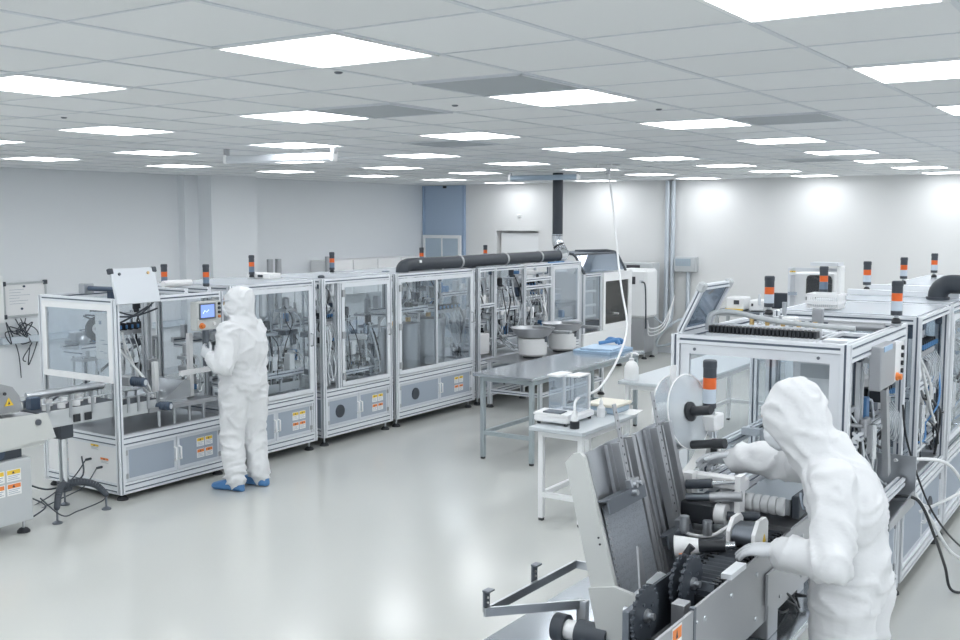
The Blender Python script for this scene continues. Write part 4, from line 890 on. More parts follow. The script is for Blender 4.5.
# ------------------------------------------------------------------ near left: infeed machine and conveyor on its stand
FG = thing('infeed_machine', 'grey machine cabinet with warning labels at the left photo edge', 'machine', (-7.0, 3.8, 0))
MB().box((-7.45, 3.3, .09), (-6.75, 4.32, .55), 0, .006).build('cabinet', 'grey_paint', FG)
b = MB(); b.prism([(-6.74, 3.3, .60), (-6.74, 4.52, .655), (-6.74, 4.46, .845), (-6.74, 3.3, .885)], (-.02, 0, 0)); b.prism([(-7.22, 3.3, .60), (-7.22, 4.52, .655), (-7.22, 4.46, .845), (-7.22, 3.3, .885)], (-.02, 0, 0)); b.box((-7.22, 3.3, .62), (-6.76, 4.44, .66)); b.build('trough', 'stone_grey', FG)
MB().cyl((-6.74, 4.38, .79), (-6.728, 4.38, .79), .022, n=16).cyl((-6.728, 4.38, .79), (-6.722, 4.38, .79), .012, n=12).build('bolt', 'steel_dark', FG)
MB().box((-7.3, 3.3, .55), (-6.80, 4.28, .64)).build('support_frame', 'charcoal', FG); MB().cyl((-6.98, 4.1, .60), (-6.78, 4.1, .60), .04, n=16).build('drive_motor', 'motor', FG)
b = MB(); b.box((-7.0, 3.3, .80), (-6.85, 4.42, .835)); b.build('guide_plate', 'steel_soft', FG)
b = MB(); prof = [(4.02, .87), (4.34, .87), (4.32, .98), (4.27, 1.05), (4.19, 1.08), (4.11, 1.05), (4.05, .98)]; b.prism([(-6.86, y, z) for y, z in prof], (-.22, 0, 0)); b.build('domed_cover', 'steel_soft', FG)
b = MB(); b.prism([(-6.857, 4.20, .92), (-6.857, 4.27, .92), (-6.857, 4.235, .98)], (.002, 0, 0), 1); b.prism([(-6.855, 4.225, .93), (-6.855, 4.245, .93), (-6.855, 4.235, .955)], (.001, 0, 0), 2); b.cyl((-6.857, 4.205, 1.01), (-6.85, 4.205, 1.01), .012, 2, n=12); b.build('warning_triangle', ('paper', 'yellow', 'ink'), FG, 'yellow warning triangle')
for i in range(2):
    for j in range(2): sticker(FG, (-6.749, 4.0+i*.125, .30+j*.10), (0, 1, 0), (0, 0, 1), .11, .085, ('orange', 'yellow')[j], (1, 0, 0))
for x in (-6.80, -7.4):
    for y in (4.27, 3.4): foot(FG, x, y, .1)
MB().tube(spline([(-6.76, 4.325, .24), (-6.72, 4.40, .17), (-6.78, 4.34, .10)], 8), .006, n=6).build('cable_loop', 'charcoal', FG); MB().cyl((-6.9, 4.32, .30), (-6.9, 4.40, .30), .02, n=12).build('cable_gland', 'black', FG)
MB().tube(spline([(-6.9, 4.40, .30), (-6.95, 4.6, .22), (-7.0, 4.9, .24), (-7.2, 5.05, .35)], 8), .007, n=8).build('power_lead', 'charcoal', FG)
CV = thing('belt_conveyor', 'grey belt conveyor on a three footed stand feeding the first left machine', 'conveyor', (-7.08, 4.85, 0))
conveyor(CV, (-7.08, 4.53), (-7.08, 5.235), .27, .815, .13, 'conveyor_body')
b = MB()
for x in (-7.16, -7.0):
    for y in (4.62, 4.75, 4.88, 5.02): b.cyl((x, y, .812), (x, y, .86), .03, n=14)
b.build('cup_carrier', 'white_plastic', CV); MB().box((-7.2, 4.58, .80), (-7.12, 4.66, .90), 0, .008).build('side_motor', 'motor', CV); MB().cyl((-7.22, 4.6, .9), (-7.1, 5.2, .92), .03, n=14).build('air_pipe', 'steel', CV)
MB().box((-6.935, 4.80, .70), (-6.92, 4.86, .76), 0, .004).box((-6.935, 4.9, .70), (-6.92, 4.96, .76), 0, .004).build('sensor', 'black', CV)
MB().cyl((-7.0, 4.75, .20), (-7.0, 4.75, .60), .036, n=22).build('stand_pole', 'chrome', CV); MB().box((-7.06, 4.69, .58), (-6.94, 4.81, .70), 0, .01).build('pole_clamp', 'charcoal', CV)
for k, (dx, dy) in enumerate(((.22, -.22), (.2, .22), (-.18, .12))):
    c0 = V((-7.0, 4.75, .21)); p = [c0, c0+V((dx*.35, dy*.35, .02)), c0+V((dx*.75, dy*.75, -.01)), c0+V((dx, dy, -.09))]; b = MB(); sp = spline(p, 6)
    for i in range(len(sp)-1):
        w = .034-.012*i/len(sp); b.cyl(sp[i], sp[i+1], w, 0, w*.98, n=12)
    lg = b.sphere(sp[-1], .022).build('leg', 'charcoal', CV); q = c0+V((dx, dy, 0)); MB().lathe([(.036, 0), (.036, .01), (.014, .022), (.008, .024), (.008, .125)], (q.x, q.y, 0), n=14).build('leveling_foot', 'steel_dark', lg)
MB().cyl((-7.0, 4.75, .17), (-7.0, 4.75, .24), .055, n=20).build('leg_hub', 'charcoal', CV)
b = MB().tube(spline([(-6.72, 4.36, .24), (-6.75, 4.55, .06), (-6.85, 4.75, .03), (-6.95, 5.05, .03), (-7.1, 5.2, .05)], 8), .005, n=6); tag(b.build('floor_cable', 'charcoal', None, loc=(-6.8, 4.6, 0)), 'dark cable on the floor from the labelled cabinet past the conveyor stand', 'cable')

# ------------------------------------------------------------------ the right production line
RXF, RXK = -1.25, -2.155
G_R = 'glazed machines of the right line'
R1 = thing('assembly_machine', 'open topped machine frame right behind the leaning worker, nearest of the right line', 'machine', (-1.69, 5.6, 0), G_R)
ya, yb = 5.03, 6.30
base(R1, RXK, RXF, ya, yb, z1=.62, fan=1, split=5.5, stick=False)
enclosure(R1, RXK, RXF, ya, yb, .62, 1.65, top=None)
s = .045; b = MB()
b.prof((RXF-s/2, ya+s, 1.65-1.5*s), (RXF-s/2, yb-s, 1.65-1.5*s)); b.build('second_rail', ('alu', 'slot'), R1)
gdoor(R1, 'y', ya+.022, RXK+.048, RXF-.048, .68, 1.602, .048)
b = MB()
for x in (-2.03, -1.4): b.cyl((x, ya+.011, 1.578), (x, ya+.006, 1.578), .008, n=10)
b.build('screw', 'steel_dark', R1)
pane(R1, 'y', yb-.02, RXK+.05, RXF-.05, .66, 1.56)
lid = MB(); q0 = V((-2.12, 5.07, 1.66)); q1 = V((-2.12, 5.45, 1.66)); up = V((.115, 0, .235)); nn = up.cross(V((0, 1, 0))).normalized()*.008
lid.prism([q0, q1, q1+up, q0+up], nn); lo = lid.build('raised_lid', 'lidglass', R1, 'clear tinted lid standing open on the frame top')
b = MB()
for a, c in ((q0, q0+up), (q1, q1+up), (q0, q1), (q0+up, q1+up)): b.prof(a+nn*.5, c+nn*.5, .03)
b.build('lid_frame', ('alu', 'slot'), lo)
for p in (q0+up, q1+up): MB().obox(p+nn*.5, (0, 1, 0), up, nn, (.05, .05, .04), 0, .008).build('lid_corner', 'grey_paint', lo)
b = MB()                                           # cable chain and gear on the open top
for k in range(27):
    x = -2.02+k*.021; b.box((x, 5.20, 1.65), (x+.016, 5.26, 1.688), 0, .003)
cc = b.build('cable_chain', 'black', R1, 'black cable chain across the open top'); MB().box((-2.03, 5.19, 1.635), (-1.3, 5.31, 1.65)).box((-2.03, 5.27, 1.65), (-1.45, 5.28, 1.695)).build('chain_tray', 'alu', cc)
b = MB(); b.tube(spline([(-2.04, 5.24, 1.66), (-2.03, 5.26, 1.74), (-1.95, 5.36, 1.75), (-1.8, 5.46, 1.71), (-1.6, 5.5, 1.69), (-1.35, 5.52, 1.68)], 8), .014, n=8); b.build('corrugated_hose', 'grey_paint', R1)
MB().prof((RXK+s, 5.62, 1.625), (RXF-s, 5.62, 1.625)).prof((-1.55, 5.65, 1.625), (-1.55, 6.25, 1.625)).prof((-1.45, ya+.06, 1.6275), (-1.45, 5.6, 1.6275)).build('cross_beam', ('alu', 'slot'), R1)
shelf(R1, -2.0, -1.7, 5.7, 6.2, 1.56, 51, 8); b = MB()
for k in range(9): b.cyl((-2.0+k*.045, 5.82, 1.64), (-2.0+k*.045, 5.82, 1.675), .013, k % 2, n=10)
b.build('terminal', ('brass', 'steel'), R1); MB().box((-2.04, 5.72, 1.60), (-1.62, 5.9, 1.64)).build('terminal_tray', 'panel_light', R1); MB().cyl((-1.6, 5.95, 1.65), (-1.3, 5.95, 1.65), .025, n=14).build('roof_cylinder', 'steel_soft', R1)
tower(R1, -2.04, 6.24, 1.65, True, 1.08, .08); tower(R1, -1.262, 6.05, 1.655, True, 1.08, .08)
wp = MB().box((-1.60, 5.30, .9), (-1.36, 5.5, 1.535), 0, .008).build('inner_panel', 'white_plastic', R1, 'white panel with a grey label inside the glass front'); MB().box((-1.56, 5.297, 1.44), (-1.385, 5.301, 1.51)).build('grey_label', 'grey_paint', wp); MB().cyl((-1.47, 5.30, 1.33), (-1.47, 5.29, 1.33), .022, n=18).build('port', 'beige', wp); MB().cyl((-1.42, 5.30, 1.22), (-1.42, 5.285, 1.22), .012, n=12).build('port_cap', 'charcoal', wp)
b = MB().box((-1.26, 5.45, 1.375), (-1.20, 5.77, 1.60), 0, .005); cb = b.build('control_box', 'steel_soft', R1, 'grey control box with black buttons on a swing arm'); MB().box((-1.25, 5.78, 1.38), (-1.205, 5.98, 1.58)).build('button_plate', 'white', cb)
b = MB()
for k in range(4): b.cyl((-1.205, 5.94, 1.55-.042*k), (-1.193, 5.94, 1.55-.042*k), .013, n=12)
b.build('button', 'black', cb); MB().lathe([(.022, 0), (.022, .012), (.016, .013), (.016, .03), (.001, .031)], (-1.205, 5.83, 1.405), (1, 0, 0), n=16).build('emergency_button', 'orange_label', cb); MB().box((-1.201, 5.5, 1.57), (-1.197, 5.68, 1.597)).build('pale_label', 'blue_pale', cb)
MB().obox((-1.225, 5.72, 1.12), (0, -.25, 1), (1, 0, 0), (0, 1, .25), (.5, .03, .06)).build('swing_arm', 'steel_soft', R1)
bi = MB(); bi.box((-1.55, 6.06, .66), (-1.13, 6.07, .93)); bi.box((-1.55, 5.35, .655), (-1.14, 6.06, .665)); bi.prism([(-1.14, 5.45, .66), (-1.14, 6.07, .66), (-1.14, 6.07, .74), (-1.14, 5.45, .70)], (.008, 0, 0)); bo_ = bi.build('outfeed_bin', 'steel', R1)
MB().prof((-1.20, 5.45, .79), (-1.20, 6.03, .79)).build('bin_rail', ('alu', 'slot'), bo_); MB().box((-1.5, 5.75, .67), (-1.25, 6.0, .76)).build('bin_insert', 'steel_dark', bo_); gear_motor(R1, (-1.17, 5.35, .73), (0, 1, 0), .035, .10)
press(R1, -1.45, 5.85, .64, .4, .2); press(R1, -1.42, 6.12, .64, .5, .16); turntable(R1, -1.75, 5.65, .7, .22); linear_unit(R1, -1.36, 5.6, .64, 1.5, .6); linear_unit(R1, -1.9, 5.9, .64, 1.5, .4); manifold(R1, -1.33, 5.9, 6.22, 1.2, 7); shelf(R1, -1.55, -1.32, 5.5, 6.2, 1.12, 53, 9); shelf(R1, -1.95, -1.7, 5.3, 6.2, 1.05, 54, 8)
station(R1, -1.42, 5.55, .64, 91, .6); station(R1, -1.42, 6.0, 1.15, 92, .3, .16); hoses(R1, (-1.32, 5.6, 1.1), (-1.3, 6.1, .75), 5, .1, .008, 'hose_clear', 55); hoses(R1, (-1.35, 5.5, .95), (-1.3, 5.9, 1.0), 4, -.1, .008, 'black', 56)
def right_machine(lab, ya, yb, seed, zt=1.65, towers=(), top='roof_sheet'):
    M = thing('assembly_machine', lab, 'machine', ((RXF+RXK)/2, (ya+yb)/2, 0), G_R)
    base(M, RXK, RXF, ya if seed != 60 else 6.37, yb, z1=.62, fan=1 if seed % 2 == 0 else None, stick=False); enclosure(M, RXK, RXF, ya, yb, .62, zt, top=top)
    for y in (ya+.02, yb-.02): pane(M, 'y', y, RXK+.05, RXF-.05, .66, zt-.06)
    shelf(M, -1.55, -1.32, ya+.08, yb-.08, .78, seed, 10); shelf(M, -1.55, -1.32, ya+.08, yb-.08, 1.18, seed+1, 10); shelf(M, -1.95, -1.7, ya+.08, yb-.08, 1.0, seed+2, 8)
    linear_unit(M, -1.36, ya+.2, .64, 1.5, .5); linear_unit(M, -1.4, yb-.25, .64, 1.5, .7); press(M, -1.45, (ya+yb)/2, .84, .3, .16); manifold(M, -1.33, ya+.3, yb-.2, 1.36, 8); station(M, -1.42, ya+.45, .64, seed, .45); station(M, -1.40, ya+.75, .82, seed+1, .5, .16)
    hoses(M, (-1.3, ya+.15, 1.4), (-1.29, yb-.3, .9), 6, .12, .010, 'hose_white', seed+3); hoses(M, (-1.3, ya+.4, 1.1), (-1.29, yb-.2, .7), 6, -.12, .008, 'black', seed+4); hoses(M, (-1.29, ya+.3, .8), (-1.29, yb-.3, 1.2), 2, .1, .007, 'blue', seed+5)
    for tw in towers: tower(M, *tw)
    return M
R2 = right_machine('flat topped glazed machine carrying the white crate, second of the right line', 6.68, 7.68, 60)
R3 = right_machine('glazed machine with a dark duct rising from its top, third of the right line', 7.76, 9.55, 71, towers=((-2.04, 8.66, 1.655, True, 1.1, .08),))
R4 = right_machine('far glazed machine at the right photo edge, fourth of the right line', 9.65, 11.7, 82, towers=((-1.98, 9.72, 1.655, True, 1.1, .08), (-1.95, 10.95, 1.655, True, 1.1, .08)))
tower(R2, -2.09, 7.6, 1.655, False, 1.1, .08)
for M, y in ((R3, 8.3), (R3, 9.0)): MB().box((-2.1, y, 1.66), (-1.3, y+.05, 1.70)).build('roof_rail', 'alu', M)
gdoor(R3, 'x', RXF-.01, 7.82, 8.6, .68, 1.58, .045); gdoor(R3, 'x', RXF-.01, 8.65, 9.5, .68, 1.58, .045); gdoor(R4, 'x', RXF-.01, 9.7, 11.6, .68, 1.58, .045)
rd = thing('exhaust_duct', 'dark exhaust duct bending out of the roof at the right photo edge', 'duct', (-1.5, 8.15, 1.66))
MB().tube([(-1.41, 8.1, 1.662)]+[(-1.41+.09*(1-math.cos(a)), 8.1, 1.69+.085*math.sin(a)) for a in [PI/2*k/8 for k in range(9)]]+[(-1.1, 8.1, 1.775), (-.4, 8.1, 1.775)], .068, n=22).build('pipe', 'duct', rd); MB().cyl((-1.2, 8.1, 1.775), (-1.17, 8.1, 1.775), .075, n=22).build('pipe_clamp', 'steel_soft', rd); MB().cyl((-1.41, 8.1, 1.662), (-1.41, 8.1, 1.68), .08, n=22).build('flange', 'charcoal', rd)
MB().box((-.45, 8.06, 0), (-.40, 8.14, 1.68)).box((-.46, 8.0, 1.68), (-.39, 8.2, 1.706)).build('support_post', 'steel_soft', rd)
cr = thing('plastic_crate', 'white plastic crate on the roof of the second right machine', 'crate', (-1.9, 6.95, 1.657))
b = MB(); x0, x1, y0, y1, z = -1.98, -1.78, 6.8, 7.0, 1.665
b.box((x0+.01, y0+.01, z), (x1-.01, y1-.01, z+.008))
for k in range(14):
    a = x0+.012+(x1-x0-.03)*k/13; b.box((a, y0, z), (a+.006, y0+.006, z+.085)); b.box((a, y1-.006, z), (a+.006, y1, z+.085))
for k in range(16):
    a = y0+.012+(y1-y0-.03)*k/15; b.box((x0, a, z), (x0+.006, a+.008, z+.085)); b.box((x1-.006, a, z), (x1, a+.008, z+.085))
for zz in (z+.03, z+.075): b.box((x0-.004, y0-.004, zz), (x1+.004, y0+.008, zz+.02)); b.box((x0-.004, y1-.008, zz), (x1+.004, y1+.004, zz+.02)); b.box((x0-.004, y0, zz), (x0+.008, y1, zz+.02)); b.box((x1-.008, y0, zz), (x1+.004, y1, zz+.02))
b.build('basket', 'white_plastic', cr); MB().box((x0+.03, y0+.03, z+.01), (x1-.03, y1-.03, z+.06), 0, .01).build('contents', 'panel_light', cr)
# cables and hoses at the right
for k, (p, lab) in enumerate((([(-1.24, 6.05, .90), (-1.05, 6.5, .82), (-.95, 7.0, .5), (-.85, 7.6, .3)], 'white hose bowing off the right machine, the uppermost of three'), ([(-1.24, 6.1, .86), (-1.1, 6.3, .55), (-1.0, 6.6, .25), (-.9, 7.2, .05)], 'white hose hanging straight down to the floor by the right machine'), ([(-1.22, 6.7, .45), (-1.05, 6.8, .55), (-.95, 7.2, .58), (-.85, 7.8, .5)], 'white hose curving low beside the right machine base'))):
    pipe_thing('air_hose', spline(p, 10), .010, 'hose_white', lab, 'hose', 'white hoses at the right machine', 8)
pipe_thing('power_cable', spline([(-1.22, 5.95, .72), (-1.1, 6.0, .70), (-1.04, 6.2, .45), (-1.03, 6.5, .2), (-1.0, 6.62, .02), (-.85, 6.75, .010)], 10), .009, 'black', 'thick black cable dropping from the right machine to the floor', 'cable', 'black cables at the right machine', 8)
pipe_thing('power_cable', spline([(-1.23, 6.15, 1.2), (-1.2, 6.2, .95), (-1.1, 6.5, .5), (-.95, 7.0, .15), (-.7, 7.5, .008)], 10), .006, 'black', 'thin black cable sweeping down to the right photo edge', 'cable', 'black cables at the right machine', 8)
# ------------------------------------------------------------------ foreground packaging machine
PM = thing('packaging_machine', 'stainless packaging machine with slanted feed magazines in the foreground', 'machine', (-1.7, 3.7, 0))
MB().box((-2.22, 2.45, .1), (-1.24, 4.92, .52), 0, .006).build('base_cabinet', 'stone_grey', PM)
MB().box((-2.25, 2.42, .52), (-1.21, 4.95, .55), 0, .004).build('base_top', 'table_steel', PM)
for x in (-2.15, -1.3):
    for y in (2.55, 4.85): foot(PM, x, y, .105)
sticker(PM, (-1.238, 4.05, .34), (0, 1, 0), (0, 0, 1), .12, .09, 'orange', (1, 0, 0)); sticker(PM, (-1.238, 4.5, .40), (0, 1, 0), (0, 0, 1), .10, .07, 'yellow', (1, 0, 0))
# chain bed between two side plates
sp = MB(); sp.box((-1.306, 3.27, .63), (-1.296, 4.66, .925)); sp.box((-1.306, 2.75, .63), (-1.296, 3.262, .92)); o = sp.build('side_plate', 'steel_soft', PM, 'brushed stainless side plate facing the worker')
b = MB()
for y in (3.36, 3.62, 3.9, 4.2, 4.5):
    for z in (.68, .86): b.lathe([(.010, 0), (.009, .005), (.001, .006)], (-1.296, y, z), (1, 0, 0), n=10)
for z in (.66, .72, .80, .87): b.lathe([(.007, 0), (.006, .004), (.001, .005)], (-1.296, 3.285, z), (1, 0, 0), n=8)
b.build('bolt', 'steel', o); MB().box((-1.312, 3.255, .63), (-1.294, 3.275, .928)).build('seam_strip', 'steel_dark', o)
sticker(o, (-1.2955, 3.07, .80), (0, 1, 0), (0, 0, 1), .08, .115, 'orange', (1, 0, 0)); sticker(o, (-1.2955, 2.97, .76), (0, 1, 0), (0, 0, 1), .08, .115, 'orange', (1, 0, 0))
MB().box((-1.33, 3.60, .925), (-1.29, 3.76, .945)).build('edge_clamp', 'alu', o)
MB().box((-1.50, 3.56, .63), (-1.49, 4.66, .925)).build('side_plate', 'steel_dark', PM)
MB().box((-1.49, 3.54, .66), (-1.306, 4.66, .865)).box((-1.42, 3.0, .66), (-1.306, 3.54, .82)).build('bed', 'black', PM)
b = MB()
for k in range(24):
    y = 3.55+k*.045
    b.prism([(-1.47, y, .865), (-1.34, y, .865), (-1.34, y+.03, .865), (-1.47, y+.03, .865)], (0, .0, .018), 0)
    b.prism([(-1.47, y+.005, .883), (-1.34, y+.005, .883), (-1.34, y+.011, .915), (-1.47, y+.011, .915)], (0, .004, 0), 1)
b.build('lug_chain', ('charcoal', 'steel_dark'), PM); b = MB()
for x in (-1.475, -1.345): b.box((x-.012, 3.56, .865), (x+.012, 4.6, .90))
for k in range(31):
    for x in (-1.475, -1.345): b.box((x-.015, 3.56+k*.034, .90), (x+.015, 3.56+k*.034+.018, .912))
b.build('drive_chain', 'black', PM); MB().prism([(-1.50, 3.18, .64), (-1.50, 3.56, .64), (-1.50, 3.56, .93), (-1.50, 3.40, .93), (-1.50, 3.18, .86)], (-.01, 0, 0)).build('side_guide', 'charcoal', PM)
MB().box((-1.37, 4.02, .55), (-1.285, 4.15, .80), 0, .004).box((-1.292, 4.0, .70), (-1.282, 4.17, .83)).build('support_column', 'steel_soft', PM); MB().box((-1.6, 2.6, .55), (-1.4, 2.8, .66)).box((-1.6, 4.3, .55), (-1.4, 4.5, .66)).build('pedestal', 'steel_dark', PM)
hoses(PM, (-1.36, 4.22, .66), (-1.3, 4.5, .57), 4, .03, .006, 'black', 3, 'loose_cable')
# toothed wheels
def gear(root, c, r, n=22, t=.012):
    c = V(c); b = MB(); pts = []
    for k in range(n):
        for f, rr in ((0, r*.90), (.28, r*.90), (.40, r), (.82, r), (.95, r*.90)):
            a = 2*PI*(k+f)/n; pts.append(c+V((0, rr*math.cos(a), rr*math.sin(a))))
    b.prism(pts, (t, 0, 0)); g = b.build('toothed_wheel', 'charcoal', root, 'dark toothed wheel with a steel hub')
    MB().lathe([(.024, 0), (.022, t+.012), (.012, t+.014), (.012, t+.03), (.001, t+.031)], c, (1, 0, 0), n=16).build('hub', 'steel', g)
    for k in range(4):
        b = MB(); b.cyl(c+V((t, .05*math.cos(PI/2*k+.5), .05*math.sin(PI/2*k+.5))), c+V((t+.004, .05*math.cos(PI/2*k+.5), .05*math.sin(PI/2*k+.5))), .006, n=8); b.build('wheel_bolt', 'steel_dark', g)
gear(PM, (-1.43, 3.14, .915), .105); gear(PM, (-1.42, 3.52, .915), .105); gear(PM, (-1.46, 3.52, .915), .10)
MB().cyl((-1.50, 3.14, .915), (-1.43, 3.14, .915), .014, n=12).build('axle', 'steel', PM); MB().cyl((-1.49, 3.52, .915), (-1.41, 3.52, .915), .014, n=12).build('axle', 'steel', PM)
MB().box((-1.49, 3.10, .55), (-1.46, 3.28, .93), 0, .004).build('wheel_bracket', 'steel_dark', PM)
MB().box((-1.39, 3.28, .82), (-1.34, 3.34, .92), 0, .003).build('bearing_block', 'steel_soft', PM)
MB().prism([(-1.545, 3.36, .86), (-1.545, 3.42, .86), (-1.575, 3.42, 1.04), (-1.575, 3.39, 1.06)], (.008, 0, 0)).build('guard_strip', 'steel_soft', PM)
# slanted magazines
E3 = V((-.23, 0, .973)); N3 = V((.973, 0, .23)); Y3 = V((0, 1, 0))
def mag(y0, y1, lo, hi, bar, railY, near, perf):
    o = V((-1.72, 0, .87)); P = lambda y, s, n: o+Y3*y+E3*s+N3*n
    b = MB(); W = y1-y0; N = 18; prof = []
    for i in range(N+1):
        f = i/N; prof.append((y0+W*f, .006*math.sin(f*PI*2.5)))
    for i in range(N):
        (ya_, na), (yb_, nb) = prof[i], prof[i+1]; b.prism([P(ya_, lo, na), P(yb_, lo, nb), P(yb_, hi+.012*i/N, nb), P(ya_, hi+.012*i/N, na)], N3*-.004)
    t = b.build('feed_magazine', 'steel', PM, 'slanted stainless feed magazine')
    if perf: MB().prism([P(y0+.03, lo, .03), P(y1-.04, lo, .03), P(y1-.05, bar, .03), P(y0+.03, bar, .03)], N3*.004).build('punched_sheet', 'perf', t)
    for y in (y0, y1-.006): MB().prism([P(y, lo, -.02), P(y, lo, .055), P(y, hi, .03), P(y, hi, -.02)], Y3*.006).build('side_wall', 'steel_soft', t)
    b = MB()
    for dy in (-.028, .028): b.obox(P(railY+dy, (bar+hi)/2, .034), Y3, E3, N3, (.012, hi-bar, .035))
    b.obox(P(railY-.075, (bar+hi)/2, .014), Y3, E3, N3, (.006, hi-bar, .014)); b.obox(P(y1-.025, (lo+hi)/2, .025), Y3, E3, N3, (.03, hi-lo, .03)); b.build('guide_rib', 'steel_soft', t)
    b = MB(); b.obox(P(railY, (bar+hi+.15)/2, .045), Y3, E3, N3, (.026, hi+.15-bar, .006))
    n = int((hi+.15-bar)/.034)
    for k in range(n): b.cyl(P(railY, bar+.02+k*.034, .048), P(railY, bar+.02+k*.034, .0488), .0045, 1, n=8)
    b.build('perforated_strip', ('steel_soft', 'ink'), t)
    b = MB(); b.obox(P((y0+railY)/2+.03, bar, .075), Y3, E3, N3, (railY-y0+.06, .055, .008)); b.obox(P((y0+railY)/2+.03, bar+.025, .055), Y3, E3, N3, (railY-y0+.06, .006, .045)); b.build('pusher_bar', 'steel_dark', t)
    b = MB(); b.obox(P(railY, bar+.035, .06), Y3, E3, N3, (.075, .05, .03), 0, .004)
    for dy in (-.022, .022): b.cyl(P(railY+dy, bar+.035, .07), P(railY+dy, bar+.035, .09), .011, n=12)
    b.cyl(P(railY-.05, bar+.01, .06), P(railY-.05, bar+.01, .10), .012, n=12); b.build('bar_clamp', 'steel', t)
    b = MB()
    for k in range(18): b.obox(P(y0+.016, lo+.04+k*(bar-lo-.06)/18, .05), Y3, E3, N3, (.012, .010, .004))
    b.build('card_edge', 'steel_soft', t)
    return t
mag(3.44, 3.85, -.22, .50, .29, 3.70, True, True)
mag(3.87, 4.22, -.12, .50, .045, 4.06, False, False)
o = V((-1.72, 0, .87)); P = lambda y, s, n: o+Y3*y+E3*s+N3*n
np_ = MB(); np_.prism([P(3.42, -.04, -.055), P(3.42, -.04, .05), P(3.42, .49, .025), P(3.42, .51, .01), P(3.42, .51, -.02), P(3.42, .48, -.06)], Y3*.02)
npo = np_.build('end_plate', 'stone_grey', PM, 'pale grey end plate of the near magazine'); np2 = MB(); np2.prism([P(3.405, -.36, -.06), P(3.405, -.36, .17), P(3.405, -.08, .17), P(3.405, -.03, .12), P(3.405, .0, .05), P(3.405, .0, -.06)], Y3*.02); np2.build('lower_plate', 'stone_grey', npo)
b = MB()
for dz in (.0, .025): b.cyl(P(3.42, .16+dz, .02), P(3.416, .16+dz, .02), .004, n=8)
b.build('screw', 'ink', npo)
MB().prism([(-1.675, 3.47, .80), (-1.56, 3.47, .775), (-1.56, 3.82, .80), (-1.675, 3.82, .825)], (0, 0, -.012)).build('drop_plate', 'alu', PM)
MB().box((-1.80, 3.5, .55), (-1.74, 3.6, .9)).build('magazine_leg', 'steel_soft', PM); MB().box((-1.80, 4.05, .55), (-1.74, 4.15, .9)).build('magazine_leg', 'steel_soft', PM)
# bracket arm
def flat(p, q, h=.035, t=.012):
    p, q = V(p), V(q); d = (q-p); L = d.length; d.normalize(); n = d.cross(V((0, 0, 1))).normalized(); return ((p+q)/2, d, n, n.cross(d)*-1, (L+t, t, h))
ba = MB()
for p, q in (((-2.12, 3.22, .75), (-2.10, 3.90, .75)), ((-2.10, 3.90, .75), (-1.72, 3.92, .75)), ((-2.12, 3.22, .75), (-1.85, 3.50, .75))): ba.obox(*flat(p, q))
ba.box((-1.87, 3.485, .55), (-1.83, 3.515, .765)); br = ba.build('bracket_arm', 'steel', PM, 'bent flat bar bracket sticking out towards the aisle')
for y in (3.22, 3.58): MB().box((-2.135, y, .745), (-2.125, y+.04, .83), 0, .003).box((-2.135, y, .825), (-2.105, y+.04, .832)).build('bracket_tab', 'steel_dark', br)
b = MB()
for y in (3.235, 3.595):
    for z in (.78, .80): b.cyl((-2.124, y+.005, z), (-2.120, y+.005, z), .005, n=8)
b.build('bracket_screw', 'paper', br)
MB().cyl((-1.93, 3.43, .665), (-1.88, 3.43, .665), .055, 0, n=22).cyl((-1.88, 3.43, .665), (-1.83, 3.43, .665), .038, 1, n=20).cyl((-1.83, 3.43, .665), (-1.70, 3.43, .665), .05, 0, n=22).build('drive_shaft', ('charcoal', 'white_plastic'), PM)
MB().box((-1.86, 3.38, .55), (-1.72, 3.48, .63)).build('shaft_mount', 'steel_dark', PM)
# upper gear: post with tower, arms, motors, rollers, belts
MB().prof((-1.80, 4.66, .55), (-1.80, 4.66, 1.30), .06).build('tower_post', ('alu', 'slot'), PM); tower(PM, -1.775, 4.60, 1.335, True, 1.15, .05, .95)
MB().box((-1.84, 4.56, 1.26), (-1.73, 4.68, 1.335), 0, .006).box((-1.80, 4.585, 1.10), (-1.72, 4.62, 1.22)).build('tower_bracket', 'white_plastic', PM); MB().box((-1.755, 4.575, 1.16), (-1.725, 4.585, 1.19)).box((-1.79, 4.57, 1.10), (-1.73, 4.59, 1.14)).build('sensor', 'black', PM)
MB().tube([(-1.80, 4.64, 1.13), (-1.79, 4.6, 1.12), (-1.72, 4.55, 1.13)], .016).build('brass_fitting', 'brass', PM)
MB().cyl((-1.80, 4.44, 1.215), (-1.68, 4.41, 1.24), .020, n=16).cyl((-1.68, 4.41, 1.24), (-1.62, 4.40, 1.25), .023, n=16).build('grip_roller', 'black', PM); MB().cyl((-1.9, 4.46, 1.20), (-1.80, 4.44, 1.215), .012, n=10).box((-1.93, 4.36, .95), (-1.88, 4.46, 1.25)).build('roller_arm', 'steel_soft', PM)
MB().box((-1.95, 4.3, .55), (-1.80, 4.5, 1.0), 0, .005).build('tool_column', 'steel_dark', PM)
MB().box((-1.80, 4.12, .90), (-1.5, 4.30, .925)).box((-1.75, 4.05, .55), (-1.68, 4.3, .9)).build('tool_table', 'steel', PM)
MB().box((-1.72, 4.14, .945), (-1.575, 4.25, 1.035), 0, .006).build('stepper_motor', 'black', PM); MB().cyl((-1.575, 4.195, .99), (-1.53, 4.195, .99), .045, 0, n=20).build('motor_disc', 'white_plastic', PM); MB().cyl((-1.53, 4.2, .985), (-1.40, 4.24, .99), .018, n=14).build('motor_shaft', 'charcoal', PM)
